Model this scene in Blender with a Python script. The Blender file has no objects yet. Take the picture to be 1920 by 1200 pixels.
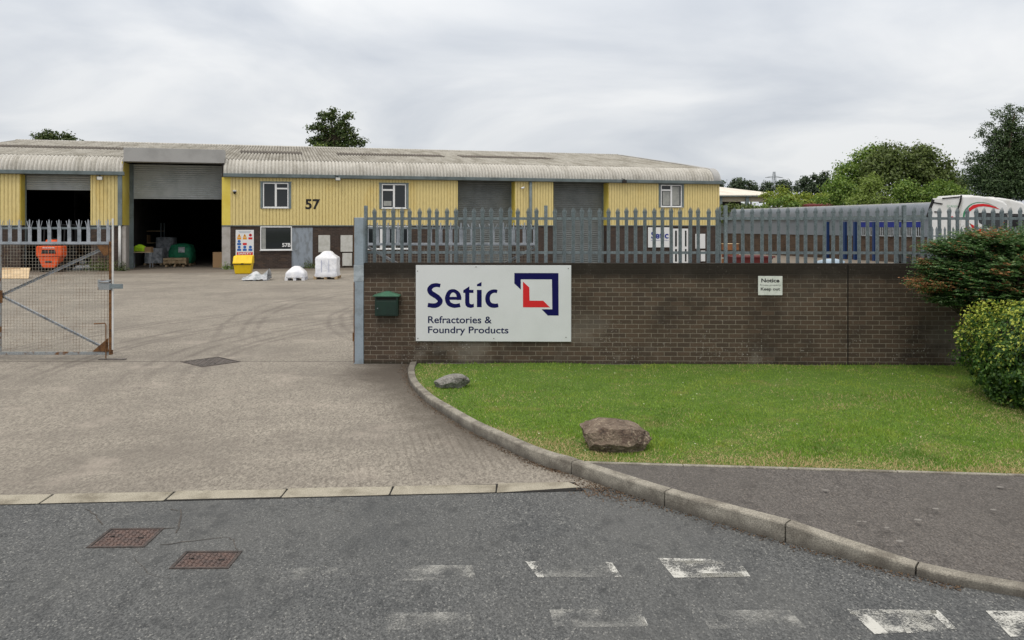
import bpy, bmesh, math, random
import numpy as np
from mathutils import Vector, Matrix, noise
R = math.radians
C = bpy.context.scene.collection
scene = bpy.context.scene

# ---------------------------------------------------------------- camera
F_PX, CX, HY, CAMZ = 1540.0, 960.0, 423.0, 2.25        # focal in photo pixels, centre, horizon row, eye height
cam = bpy.data.cameras.new("camera")
cam.sensor_width = 36.0
cam.lens = 36.0 * F_PX / 1920.0
cam.shift_y = -(600.0 - HY) / 1920.0
cam.clip_start = 0.05
cam.clip_end = 3000
camo = bpy.data.objects.new("camera", cam)
C.objects.link(camo)
camo.location = (0, 0, CAMZ)
camo.rotation_euler = (R(90), 0, 0)
scene.camera = camo

# ---------------------------------------------------------------- light
SUN_EL, SUN_AZ = 58.0, 205.0                            # azimuth clockwise from +Y
wd = bpy.data.worlds.new("World")
scene.world = wd
wd.use_nodes = True
nt = wd.node_tree
nt.nodes.clear()
def wn(t, **k):
    n = nt.nodes.new(t)
    for a, b in k.items(): setattr(n, a, b)
    return n
def wl(a, b): nt.links.new(a, b)
out = wn('ShaderNodeOutputWorld'); bg = wn('ShaderNodeBackground')
sky = wn('ShaderNodeTexSky', sky_type='NISHITA', sun_disc=False, sun_elevation=R(SUN_EL), sun_rotation=R(SUN_AZ), altitude=20)
tc = wn('ShaderNodeTexCoord'); sep = wn('ShaderNodeSeparateXYZ'); wl(tc.outputs['Generated'], sep.inputs[0])
def wmath(op, a, b=None, c=None, clamp=False):
    n = wn('ShaderNodeMath', operation=op, use_clamp=clamp)
    for i, q in enumerate((a, b, c)):
        if q is None: continue
        if isinstance(q, (int, float)): n.inputs[i].default_value = q
        else: wl(q, n.inputs[i])
    return n.outputs[0]
zc = wmath('MAXIMUM', sep.outputs[2], 0.0)
den = wmath('ADD', zc, 0.22)
px = wmath('DIVIDE', sep.outputs[0], den); py = wmath('DIVIDE', sep.outputs[1], den)
cmb = wn('ShaderNodeCombineXYZ'); wl(px, cmb.inputs[0]); wl(py, cmb.inputs[1])
n1 = wn('ShaderNodeTexNoise'); n1.inputs['Scale'].default_value = 1.05; n1.inputs['Detail'].default_value = 7; n1.inputs['Roughness'].default_value = 0.5; n1.inputs['Distortion'].default_value = 0.5
wl(cmb.outputs[0], n1.inputs['Vector'])
r1 = wn('ShaderNodeValToRGB'); wl(n1.outputs['Fac'], r1.inputs['Fac'])
e = r1.color_ramp.elements
e[0].position = 0.36; e[0].color = (0.58, 0.615, 0.67, 1)
e[1].position = 0.61; e[1].color = (0.85, 0.86, 0.87, 1)
q = r1.color_ramp.elements.new(0.49); q.color = (0.71, 0.735, 0.77, 1)
gain = wmath('MULTIPLY_ADD', wmath('POWER', zc, 1.5), 1.55, 0.97)
mul = wn('ShaderNodeVectorMath', operation='SCALE'); wl(r1.outputs[0], mul.inputs[0]); wl(gain, mul.inputs['Scale'])
skm = wn('ShaderNodeVectorMath', operation='SCALE'); wl(sky.outputs[0], skm.inputs[0]); skm.inputs['Scale'].default_value = 0.08
mx = wn('ShaderNodeMixRGB'); mx.inputs[0].default_value = 0.93
zf = wn('ShaderNodeMapRange'); wl(zc, zf.inputs[0]); zf.inputs[1].default_value = .3; zf.inputs[2].default_value = .8
wt = wn('ShaderNodeMixRGB', blend_type='MULTIPLY'); wl(zf.outputs[0], wt.inputs[0]); wl(mul.outputs[0], wt.inputs[1]); wt.inputs[2].default_value = (1.06, .97, .86, 1)
wl(skm.outputs[0], mx.inputs[1]); wl(wt.outputs[0], mx.inputs[2])
wl(mx.outputs[0], bg.inputs[0]); bg.inputs[1].default_value = 1.0
wl(bg.outputs[0], out.inputs[0])
sl = bpy.data.lights.new("sun", 'SUN'); sl.energy = 0.9; sl.angle = R(14); sl.color = (1.0, 0.96, 0.9)
so = bpy.data.objects.new("sun", sl); C.objects.link(so)
az, el = R(SUN_AZ), R(SUN_EL)
sd = Vector((math.sin(az) * math.cos(el), math.cos(az) * math.cos(el), math.sin(el)))
so.rotation_euler = sd.to_track_quat('Z', 'Y').to_euler()
so.location = (0, -5, 30)
scene.view_settings.view_transform = 'Standard'
scene.view_settings.look = 'None'
scene.view_settings.exposure = 0.0
scene.view_settings.gamma = 1.0
scene.cycles.max_bounces = 6

# ---------------------------------------------------------------- helpers
rnd = random.Random(7)
class Frame:
    """a vertical reference plane: origin, angle; turns a photo pixel into (u, v, z) on the plane v"""
    def __init__(s, ox, oy, deg):
        s.o = Vector((ox, oy)); s.a = R(deg)
        s.e1 = Vector((math.cos(s.a), math.sin(s.a))); s.e2 = Vector((-math.sin(s.a), math.cos(s.a)))
    def Y(s, x, v=0.0):
        a = (x - CX) / F_PX
        return (v + s.o.dot(s.e2)) / (a * s.e2.x + s.e2.y)
    def u(s, x, v=0.0):
        Y = s.Y(x, v); a = (x - CX) / F_PX
        return (Vector((a * Y, Y)) - s.o).dot(s.e1)
    def z(s, x, y, v=0.0): return CAMZ - (y - HY) * s.Y(x, v) / F_PX
    def w(s, u, v=0.0, z=0.0):
        p = s.o + s.e1 * u + s.e2 * v
        return (p.x, p.y, z)
def G(x, y, z=0.0):
    Y = F_PX * (CAMZ - z) / (y - HY)
    return ((x - CX) / F_PX * Y, Y)

class MB:
    def __init__(s): s.v = []; s.f = []
    def add(s, vs, fs):
        n = len(s.v); s.v += [tuple(p) for p in vs]; s.f += [tuple(i + n for i in f) for f in fs]; return s
    def box(s, x0, x1, y0, y1, z0, z1):
        return s.add([(x0,y0,z0),(x1,y0,z0),(x1,y1,z0),(x0,y1,z0),(x0,y0,z1),(x1,y0,z1),(x1,y1,z1),(x0,y1,z1)],
                     [(0,3,2,1),(4,5,6,7),(0,1,5,4),(1,2,6,5),(2,3,7,6),(3,0,4,7)])
    def hexa(s, b, t):          # bottom four, top four corners
        return s.add(list(b) + list(t), [(0,3,2,1),(4,5,6,7),(0,1,5,4),(1,2,6,5),(2,3,7,6),(3,0,4,7)])
    def quad(s, a, b, c, d): return s.add([a,b,c,d], [(0,1,2,3)])
    def prism_xz(s, poly, y0, y1):
        n = len(poly)
        return s.add([(p[0],y0,p[1]) for p in poly] + [(p[0],y1,p[1]) for p in poly],
                     [tuple(range(n)), tuple(range(2*n-1, n-1, -1))] + [(i, i+n, (i+1)%n+n, (i+1)%n) for i in range(n)])
    def prism_yz(s, poly, x0, x1):
        n = len(poly)
        return s.add([(x0,p[0],p[1]) for p in poly] + [(x1,p[0],p[1]) for p in poly],
                     [tuple(range(n-1,-1,-1)), tuple(range(n, 2*n))] + [(i, (i+1)%n, (i+1)%n+n, i+n) for i in range(n)])
    def prism_xy(s, poly, z0, z1):
        n = len(poly)
        return s.add([(p[0],p[1],z0) for p in poly] + [(p[0],p[1],z1) for p in poly],
                     [tuple(range(n-1,-1,-1)), tuple(range(n, 2*n))] + [(i, (i+1)%n, (i+1)%n+n, i+n) for i in range(n)])
    def tube(s, pts, r, n=8, r1=None, caps=True):
        pts = [Vector(p) for p in pts]; m = len(pts); base = len(s.v)
        for i, p in enumerate(pts):
            d = (pts[min(i+1, m-1)] - pts[max(i-1, 0)]).normalized()
            ref = Vector((0,0,1)) if abs(d.z) < .9 else Vector((1,0,0))
            a = d.cross(ref).normalized(); b = d.cross(a).normalized()
            rr = r if r1 is None else r + (r1 - r) * i / (m - 1)
            for k in range(n):
                t = 2*math.pi*k/n
                s.v.append(tuple(p + a*math.cos(t)*rr + b*math.sin(t)*rr))
        for i in range(m-1):
            for k in range(n):
                k2 = (k+1) % n
                s.f.append((base+i*n+k, base+i*n+k2, base+(i+1)*n+k2, base+(i+1)*n+k))
        if caps:
            s.f.append(tuple(base+k for k in range(n-1,-1,-1))); s.f.append(tuple(base+(m-1)*n+k for k in range(n)))
        return s
    def bar(s, p0, p1, w, t, nrm=(0,1,0)):   # flat bar between two points
        p0 = Vector(p0); p1 = Vector(p1); d = (p1-p0).normalized(); nn = Vector(nrm); sd_ = d.cross(nn).normalized()*w/2; nn = nn*t/2
        b = [p0-sd_-nn, p0+sd_-nn, p0+sd_+nn, p0-sd_+nn]; tt = [q+(p1-p0) for q in b]
        return s.hexa(b, tt)
    def rows(s, rows, close=False):
        n = len(rows[0]); base = len(s.v)
        for r_ in rows: s.v += [tuple(p) for p in r_]
        for i in range(len(rows)-1):
            for k in range(n-1 if not close else n):
                k2 = (k+1) % n
                s.f.append((base+i*n+k, base+i*n+k2, base+(i+1)*n+k2, base+(i+1)*n+k))
        return s
    def build(s, name, mat, parent=None, smooth=False, bevel=0, seg=2, loc=None):
        me = bpy.data.meshes.new(name); me.from_pydata(s.v, [], s.f); me.update()
        bm = bmesh.new(); bm.from_mesh(me); bmesh.ops.recalc_face_normals(bm, faces=bm.faces); bm.to_mesh(me); bm.free()
        if smooth: me.polygons.foreach_set('use_smooth', [True]*len(me.polygons))
        me.materials.append(mat)
        o = bpy.data.objects.new(name, me); C.objects.link(o)
        if parent: o.parent = parent
        if loc: o.location = loc
        if bevel:
            b = o.modifiers.new('bevel', 'BEVEL'); b.width = bevel; b.segments = seg; b.limit_method = 'ANGLE'; b.angle_limit = R(40)
        return o
def tag(o, label=None, cat=None, group=None, kind=None):
    if label: o['label'] = label
    if cat: o['category'] = cat
    if group: o['group'] = group
    if kind: o['kind'] = kind
    return o
def thing(name, label, cat, loc=(0,0,0), rz=0.0, group=None):
    o = bpy.data.objects.new(name, None); C.objects.link(o); o.empty_display_size = .3
    o.location = loc; o.rotation_euler = (0,0,rz)
    return tag(o, label, cat, group)
def rawmesh(name, verts, faces, mat, parent=None, smooth=False):
    me = bpy.data.meshes.new(name); me.from_pydata(verts.tolist() if hasattr(verts,'tolist') else verts, [], faces.tolist() if hasattr(faces,'tolist') else faces); me.update()
    me.materials.append(mat)
    if smooth: me.polygons.foreach_set('use_smooth', [True]*len(me.polygons))
    o = bpy.data.objects.new(name, me); C.objects.link(o)
    if parent: o.parent = parent
    return o

# ---------------------------------------------------------------- materials
def newmat(name):
    m = bpy.data.materials.new(name); m.use_nodes = True
    t = m.node_tree; b = t.nodes['Principled BSDF']
    return m, t, b
class NT:
    def __init__(s, t): s.t = t
    def n(s, ty, **k):
        x = s.t.nodes.new(ty)
        for a, b in k.items(): setattr(x, a, b)
        return x
    def l(s, a, b): s.t.links.new(a, b)
    def put(s, sock, q):
        if isinstance(q, (int, float)): sock.default_value = q
        elif isinstance(q, (tuple, list)): sock.default_value = tuple(q) + ((1,) if len(q) == 3 and len(sock.default_value) == 4 else ())
        else: s.l(q, sock)
    def math(s, op, a, b=None, c=None, clamp=False):
        x = s.n('ShaderNodeMath', operation=op, use_clamp=clamp)
        for i, q in enumerate((a, b, c)):
            if q is not None: s.put(x.inputs[i], q)
        return x.outputs[0]
    def noise(s, vec, scale, detail=4, rough=.55, dist=0):
        x = s.n('ShaderNodeTexNoise'); s.l(vec, x.inputs['Vector'])
        x.inputs['Scale'].default_value = scale; x.inputs['Detail'].default_value = detail; x.inputs['Roughness'].default_value = rough; x.inputs['Distortion'].default_value = dist
        return x.outputs['Fac']
    def step(s, f, a, b, lo=0., hi=1.):
        x = s.n('ShaderNodeMapRange', interpolation_type='SMOOTHSTEP'); s.put(x.inputs[0], f)
        x.inputs[1].default_value = a; x.inputs[2].default_value = b; x.inputs[3].default_value = lo; x.inputs[4].default_value = hi
        return x.outputs[0]
    def mix(s, f, a, b, mode='MIX'):
        x = s.n('ShaderNodeMixRGB', blend_type=mode); s.put(x.inputs[0], f); s.put(x.inputs[1], a); s.put(x.inputs[2], b)
        return x.outputs[0]
    def coord(s, stretch=None, rot=None):
        x = s.n('ShaderNodeTexCoord').outputs['Object']
        if stretch:
            m = s.n('ShaderNodeMapping'); s.l(x, m.inputs[0]); m.inputs['Scale'].default_value = stretch; m.inputs['Rotation'].default_value = rot or (0,0,0); x = m.outputs[0]
        return x
    def bump(s, h, strength, dist, bsdf):
        x = s.n('ShaderNodeBump'); s.put(x.inputs['Height'], h); x.inputs['Strength'].default_value = strength; x.inputs['Distance'].default_value = dist
        s.l(x.outputs[0], bsdf.inputs['Normal'])
def M(name, c, c2=None, sc=4.0, thr=(.4,.65), rough=.75, metal=0, bump=0, bsc=40, spec=.3, stretch=None, grain=.12, gsc=60):
    m, t, b = newmat(name); k = NT(t)
    co = k.coord(stretch)
    col = c
    if c2 is not None: col = k.mix(k.step(k.noise(co, sc, 6, .6), thr[0], thr[1]), c, c2)
    if grain:
        g = k.step(k.noise(co, gsc, 3, .6), .3, .7, 1-grain, 1+grain)
        cc = k.n('ShaderNodeVectorMath', operation='SCALE'); k.put(cc.inputs[0], col); k.l(g, cc.inputs['Scale']); col = cc.outputs[0]
    k.put(b.inputs['Base Color'], col)
    b.inputs['Roughness'].default_value = rough; b.inputs['Metallic'].default_value = metal; b.inputs['Specular IOR Level'].default_value = spec
    if bump: k.bump(k.noise(co, bsc, 4), 1.0, bump, b)
    return m
def leafmat(name, cols, trans=.3, dry=None, zmix=None, tone=False):
    """leaf colour differs leaf by leaf; zmix: new growth of another colour on the upper leaves"""
    m, t, b = newmat(name); k = NT(t); t.nodes.remove(b)
    geo = k.n('ShaderNodeNewGeometry'); rp = geo.outputs['Random Per Island']
    cr = k.n('ShaderNodeValToRGB'); k.l(rp, cr.inputs[0]); el_ = cr.color_ramp.elements
    for i, c in enumerate(cols):
        p = i / max(1, len(cols)-1)
        if i == 0: e_ = el_[0]; e_.position = 0
        elif i == len(cols)-1: e_ = el_[-1]; e_.position = 1
        else: e_ = el_.new(p)
        e_.color = (*c, 1)
    col = cr.outputs[0]
    if tone:                                            # mown turf: sward of differing vigour patch by patch
        co = k.coord(); nz_ = k.math('ADD', k.math('MULTIPLY', k.noise(co, 1.1, 4, .6), .6), k.math('MULTIPLY', k.noise(co, 4.5, 3, .6), .4))
        col = k.mix(k.step(nz_, .50, .62, 0, .6), col, (.36,.42,.07)); col = k.mix(k.step(nz_, .38, .48, .65, 0), col, (.07,.15,.018))
    if dry or zmix:
        at = k.n('ShaderNodeAttribute', attribute_name='mixf').outputs['Fac']
        r2 = k.math('FRACT', k.math('MULTIPLY', rp, 17.31))
        f = k.math('LESS_THAN', r2, at)
        col = k.mix(f, col, dry or zmix)
    d = k.n('ShaderNodeBsdfDiffuse'); tr = k.n('ShaderNodeBsdfTranslucent'); gl = k.n('ShaderNodeBsdfGlossy'); gl.inputs['Roughness'].default_value = .45
    k.l(col, d.inputs[0]); k.l(col, tr.inputs[0])
    ms = k.n('ShaderNodeMixShader'); ms.inputs[0].default_value = trans; k.l(d.outputs[0], ms.inputs[1]); k.l(tr.outputs[0], ms.inputs[2])
    m2 = k.n('ShaderNodeMixShader'); m2.inputs[0].default_value = .03; k.l(ms.outputs[0], m2.inputs[1]); k.l(gl.outputs[0], m2.inputs[2])
    k.l(m2.outputs[0], t.nodes['Material Output'].inputs[0])
    return m
def brickmat(name, ca, cb, cm, bw=.207, rh=.0735, dark_col=(.03,.025,.02), topband=None, specks=True):
    m, t, b = newmat(name); k = NT(t)
    co = k.coord(); s = k.n('ShaderNodeSeparateXYZ'); k.l(co, s.inputs[0])
    cv = k.n('ShaderNodeCombineXYZ'); k.l(k.math('ADD', s.outputs[0], s.outputs[1]), cv.inputs[0]); k.l(s.outputs[2], cv.inputs[1])
    br = k.n('ShaderNodeTexBrick'); k.l(cv.outputs[0], br.inputs['Vector'])
    br.inputs['Color1'].default_value = (*ca,1); br.inputs['Color2'].default_value = (*cb,1); br.inputs['Mortar'].default_value = (*cm,1)
    br.inputs['Scale'].default_value = 1; br.inputs['Brick Width'].default_value = bw; br.inputs['Row Height'].default_value = rh
    br.inputs['Mortar Size'].default_value = .0062; br.inputs['Mortar Smooth'].default_value = .3; br.inputs['Bias'].default_value = -.1
    n_ = k.noise(co, 1.3, 6, .65); col = k.mix(k.step(n_, .42, .72, 0, .75), br.outputs['Color'], dark_col)  # patchy dirt over the bricks
    col = k.mix(k.step(k.noise(co, 45, 3), .3, .7, .0, .35), col, (ca[0]*.45, ca[1]*.45, ca[2]*.45))
    w2 = k.n('ShaderNodeTexBrick'); k.l(cv.outputs[0], w2.inputs['Vector']); w2.inputs['Color1'].default_value = (0,0,0,1); w2.inputs['Color2'].default_value = (1,1,1,1); w2.inputs['Mortar'].default_value = (.5,.5,.5,1)
    w2.inputs['Scale'].default_value = 1; w2.inputs['Brick Width'].default_value = bw; w2.inputs['Row Height'].default_value = rh; w2.inputs['Mortar Size'].default_value = .0062; w2.inputs['Bias'].default_value = 0
    bwv = k.n('ShaderNodeSeparateXYZ'); k.l(w2.outputs['Color'], bwv.inputs[0])
    col = k.mix(k.step(bwv.outputs[0], .80, .9, 0, .35), col, (.15,.10,.07)); col = k.mix(k.step(bwv.outputs[0], .12, .2, .45, 0), col, (.035,.03,.027))
    if topband:
        f = k.step(k.math('ADD', s.outputs[2], k.math('MULTIPLY', k.noise(co, 3, 4), .16)), topband-.10, topband+.10, 0, .93)
        col = k.mix(f, col, (.026,.022,.018))
    if specks:
        col = k.mix(k.math('MULTIPLY', k.step(k.noise(co, .9, 5, .65), .50, .66), k.step(s.outputs[2], .2, 1.1, .38, .05)), col, (.27,.245,.21))
        col = k.mix(k.step(k.math('ADD', s.outputs[2], k.math('MULTIPLY', k.noise(co, 5, 4), .10)), .06, .14, .7, 0), col, (.03,.03,.022))
        low = k.step(s.outputs[2], .25, .85, 1, .15)
        f = k.math('MULTIPLY', k.step(k.noise(co, 30, 2), .60, .70), low)
        f = k.math('MULTIPLY', f, k.step(k.noise(co, 2.1, 3), .45, .6))
        col = k.mix(f, col, (.33,.31,.28))
    k.l(col, b.inputs['Base Color']); b.inputs['Roughness'].default_value = .95; b.inputs['Specular IOR Level'].default_value = .15
    h = k.math('ADD', k.math('MULTIPLY', br.outputs['Fac'], -1.0), k.math('MULTIPLY', k.noise(co, 70, 3), .5))
    k.bump(h, .9, .006, b)
    return m

m_brick = brickmat('boundary_brick', (.115,.081,.058), (.064,.050,.038), (.25,.22,.175), topband=1.47)
m_brick2 = brickmat('unit_brick', (.085,.062,.052), (.05,.038,.034), (.12,.105,.095), rh=.078, bw=.225, dark_col=(.05,.04,.032), specks=False)
m_brick3 = brickmat('far_brick', (.12,.085,.065), (.07,.052,.042), (.15,.13,.11), rh=.1, bw=.3, specks=False)
m_yellow = M('yellow_cladding', (.68,.56,.25), (.61,.44,.13), sc=.9, thr=(.52,.78), rough=.55, grain=.06, stretch=(1,1,.35), gsc=12)
m_yellow2 = M('yellow_flashing', (.72,.59,.12), (.66,.51,.08), sc=1, rough=.5, grain=.04)
m_roofc = M('cement_sheet', (.50,.485,.445), (.36,.345,.305), sc=1.1, thr=(.45,.75), rough=.9, grain=.14, gsc=14, stretch=(1.6,.35,.6))
m_roofm = M('mossy_cement_sheet', (.36,.345,.305), (.225,.21,.175), sc=.8, thr=(.38,.7), rough=.92, grain=.2, gsc=9, stretch=(2.2,.35,1))
m_rlight = M('dirty_rooflight', (.11,.09,.07), (.06,.05,.04), sc=3, rough=.7)
m_steel = M('grey_blue_steel', (.165,.205,.215), (.12,.15,.155), sc=2, rough=.55, grain=.05)
m_galv = M('galvanised_steel', (.20,.24,.255), (.135,.165,.18), sc=6, thr=(.35,.7), rough=.55, metal=.25, grain=.2, gsc=50, spec=.4)
m_galv_l = M('pale_galvanised_steel', (.36,.39,.43), (.22,.25,.28), sc=5, thr=(.4,.7), rough=.5, metal=.2, grain=.12)
m_rustgalv = M('rusty_galvanised_steel', (.27,.29,.30), (.16,.075,.03), sc=5, thr=(.5,.62), rough=.75, metal=.1, grain=.2)
m_rust = M('rust', (.17,.085,.035), (.09,.045,.022), sc=12, rough=.95, grain=.3)
m_mesh = M('mesh_wire', (.33,.31,.26), (.17,.12,.075), sc=4, thr=(.45,.62), rough=.7)
m_white = M('white_upvc', (.74,.75,.75), rough=.35, grain=.03)
m_whitem = M('white_metal', (.66,.67,.66), (.52,.52,.5), sc=3, rough=.5, grain=.04)
m_board = M('grey_white_board', (.55,.55,.52), (.45,.45,.41), sc=3, rough=.7, grain=.06)
m_conc_p = M('concrete_pillar', (.42,.40,.38), (.33,.31,.28), sc=2, rough=.9, grain=.12)
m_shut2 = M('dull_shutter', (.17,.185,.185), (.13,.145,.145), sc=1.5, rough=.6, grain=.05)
m_shut = M('shutter_grey', (.46,.49,.49), (.38,.41,.41), sc=1.5, rough=.5, metal=.1, grain=.06)
m_box = M('canopy_metal', (.36,.36,.355), (.30,.30,.295), sc=1, rough=.5, grain=.04)
m_door = M('worn_blue_door', (.27,.31,.36), (.20,.225,.25), sc=3, thr=(.45,.6), rough=.6, stretch=(2,2,.6))
m_black = M('black_paint', (.012,.012,.014), rough=.5, grain=0)
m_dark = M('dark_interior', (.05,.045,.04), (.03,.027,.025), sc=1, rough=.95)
m_gap = M('joint_filler', (.015,.014,.013), rough=.95, grain=0)
m_glass, _t, _b = newmat('window_glass'); _b.inputs['Base Color'].default_value = (.018,.022,.024,1); _b.inputs['Roughness'].default_value = .04; _b.inputs['Specular IOR Level'].default_value = .5
m_navy = M('navy_print', (.004,.004,.075), rough=.6, grain=0, spec=.15)
m_red = M('red_print', (.62,.018,.022), rough=.4, grain=0)
m_sign = M('sign_white', (.68,.70,.715), (.64,.66,.67), sc=1.2, rough=.3, grain=.02, spec=.4)
m_notice = M('notice_white', (.68,.70,.66), (.58,.61,.56), sc=9, rough=.5, grain=.04)
m_green = M('green_enamel', (.005,.026,.017), (.004,.02,.014), sc=6, rough=.35, spec=.5, grain=.05)
m_green_l = M('faded_green_enamel', (.06,.155,.10), (.045,.115,.075), sc=8, rough=.5, grain=.1)
m_post = M('grey_blue_gate_post', (.27,.325,.375), (.20,.235,.26), sc=4, thr=(.45,.7), rough=.6, grain=.07)
m_post2 = M('pale_patched_post', (.38,.43,.47), (.26,.30,.33), sc=9, thr=(.4,.62), rough=.6, grain=.08)
m_kerb = M('kerb_concrete', (.32,.30,.255), (.17,.155,.13), sc=5.5, thr=(.38,.66), rough=.95, grain=.35, gsc=110, bump=.004, bsc=90)
m_edge = M('strip_concrete', (.34,.315,.255), (.20,.18,.14), sc=3, thr=(.42,.72), rough=.95, grain=.25, gsc=120, bump=.003, bsc=90)
m_orange = M('orange_paint', (.78,.115,.028), (.68,.085,.02), sc=3, rough=.4, grain=.04)
m_yplast = M('yellow_plastic', (.80,.55,.015), (.72,.47,.012), sc=3, rough=.4, grain=.03)
m_wrap, _t, _b = newmat('shrink_wrap'); _k = NT(_t); _co = _k.coord()
_k.l(_k.mix(_k.step(_k.noise(_co, 3, 5), .4, .7), (.78,.79,.82), (.60,.62,.68)), _b.inputs['Base Color']); _b.inputs['Roughness'].default_value = .25; _k.bump(_k.noise(_co, 9, 5, .6), 1, .03, _b)
m_wrapg, _t, _b = newmat('grey_plastic_sheet'); _k = NT(_t); _co = _k.coord()
_k.l(_k.mix(_k.step(_k.noise(_co, 4, 5), .4, .65), (.55,.57,.60), (.25,.28,.30)), _b.inputs['Base Color']); _b.inputs['Roughness'].default_value = .3; _k.bump(_k.noise(_co, 8, 5, .6), 1, .04, _b)
m_wood = M('pallet_wood', (.42,.32,.20), (.28,.20,.12), sc=4, rough=.9, grain=.2)
m_ply = M('plywood', (.60,.46,.29), (.50,.37,.22), sc=3, rough=.8, grain=.1)
m_card = M('cardboard', (.34,.22,.12), rough=.9)
m_hivis = M('hi_vis', (.45,.75,.03), (.30,.55,.02), sc=20, rough=.8)
m_sack = M('green_woven_sack', (.02,.20,.10), (.012,.11,.06), sc=4, rough=.6)
m_blue = M('blue_steel', (.015,.04,.13), rough=.5)
m_bluew = M('blue_header', (.015,.03,.22), rough=.5)
m_far = M('far_grey_cladding', (.195,.22,.255), (.165,.19,.22), sc=.5, rough=.5, grain=.03)
m_truckw = M('truck_white', (.72,.73,.73), (.64,.64,.62), sc=2, rough=.25, grain=.03)
m_tyre = M('tyre_rubber', (.02,.02,.02), rough=.9)
m_roofw = M('pale_roof', (.72,.68,.60), (.60,.56,.48), sc=.6, rough=.8)
m_bark = M('bark', (.075,.06,.042), (.04,.033,.024), sc=8, rough=1)
m_redobj = M('dull_red_paint', (.12,.02,.02), rough=.6)
m_brownobj = M('brown_crate', (.27,.12,.05), (.17,.08,.04), sc=3, rough=.9)
m_swg = M('green_stripe', (.03,.22,.10), rough=.4, grain=0)
m_iron_f = M('dark_iron_frame', (.075,.06,.055), (.045,.04,.038), sc=12, rough=.8, grain=.3)
m_iron = M('rusty_iron', (.135,.092,.080), (.085,.066,.062), sc=14, thr=(.35,.65), rough=.85, grain=.35, gsc=90)
m_orangeT = M('sign_orange', (.75,.33,.02), rough=.4, grain=0)
m_blueT = M('sign_blue', (.03,.13,.42), rough=.4, grain=0)
m_greyT = M('sign_grey_text', (.30,.36,.46), rough=.4, grain=0)
m_curtain = M('pale_blind', (.33,.34,.32), (.26,.27,.26), sc=3, rough=.9)
m_lamp = M('floodlight_glass', (.62,.60,.55), rough=.3, grain=0)

def valley_dark(m, per, lo, hi, amt, dark_col, shift=0.0):  # darkens the base colour unevenly along the valley of every rib
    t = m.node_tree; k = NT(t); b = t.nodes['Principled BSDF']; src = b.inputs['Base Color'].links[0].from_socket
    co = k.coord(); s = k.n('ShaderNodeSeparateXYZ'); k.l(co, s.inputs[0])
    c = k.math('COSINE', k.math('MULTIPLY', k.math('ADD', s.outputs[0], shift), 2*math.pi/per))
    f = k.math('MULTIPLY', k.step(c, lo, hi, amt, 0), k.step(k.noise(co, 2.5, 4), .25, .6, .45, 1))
    k.put(b.inputs['Base Color'], k.mix(f, src, dark_col))
valley_dark(m_roofc, .182, -.98, -.55, .48, (.14,.13,.11)); valley_dark(m_roofm, .182, -.9, -.1, .75, (.10,.09,.075))
valley_dark(m_yellow, .168, -.985, -.86, .75, (.26,.19,.07), shift=-.057)
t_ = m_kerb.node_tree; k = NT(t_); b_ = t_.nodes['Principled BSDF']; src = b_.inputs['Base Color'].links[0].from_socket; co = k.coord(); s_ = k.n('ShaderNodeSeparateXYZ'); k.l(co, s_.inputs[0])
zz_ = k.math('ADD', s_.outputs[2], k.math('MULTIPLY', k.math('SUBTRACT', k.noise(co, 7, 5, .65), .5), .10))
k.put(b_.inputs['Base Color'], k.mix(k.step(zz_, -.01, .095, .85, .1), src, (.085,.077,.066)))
# asphalt
def asphalt(name, lo, hi, patch, stone=(.34,.34,.32)):
    m, t, b = newmat(name); k = NT(t); co = k.coord((1,.6,1), (.5,.3,.7))
    v = k.n('ShaderNodeTexVoronoi', feature='F1'); k.l(co, v.inputs['Vector']); v.inputs['Scale'].default_value = 120
    cellv = k.n('ShaderNodeSeparateXYZ'); k.l(v.outputs['Color'], cellv.inputs[0])
    f = k.math('POWER', cellv.outputs[0], 1.7)
    f = k.math('ADD', k.math('MULTIPLY', k.step(k.noise(co, 55, 4, .8), .32, .68), .5), k.math('MULTIPLY', f, .62))
    col = k.mix(f, lo, hi)
    col = k.mix(k.step(cellv.outputs[1], .955, .97, 0, .6), col, stone)
    col = k.mix(k.step(k.noise(co, .55, 5, .6), .38, .7, 0, .55), col, patch)
    col = k.mix(k.step(k.noise(co, 7, 4, .6), .5, .72, 0, .4), col, (lo[0]*.9, lo[1]*.9, lo[2]*.9))
    col = k.mix(k.step(k.noise(co, 1.4, 5, .65), .48, .72, 0, .35), col, (lo[0]*1.6, lo[1]*1.6, lo[2]*1.6))
    k.l(col, b.inputs['Base Color']); b.inputs['Roughness'].default_value = .88; b.inputs['Specular IOR Level'].default_value = .25
    k.bump(k.math('MULTIPLY_ADD', v.outputs['Distance'], -1.0, k.noise(co, 40, 3)), .7, .006, b)
    return m
m_road = asphalt('asphalt', (.031,.034,.037), (.165,.170,.170), (.120,.122,.119), stone=(.34,.34,.32))
m_path = asphalt('path_asphalt', (.048,.044,.041), (.175,.162,.151), (.105,.097,.089), stone=(.24,.21,.18))
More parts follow.
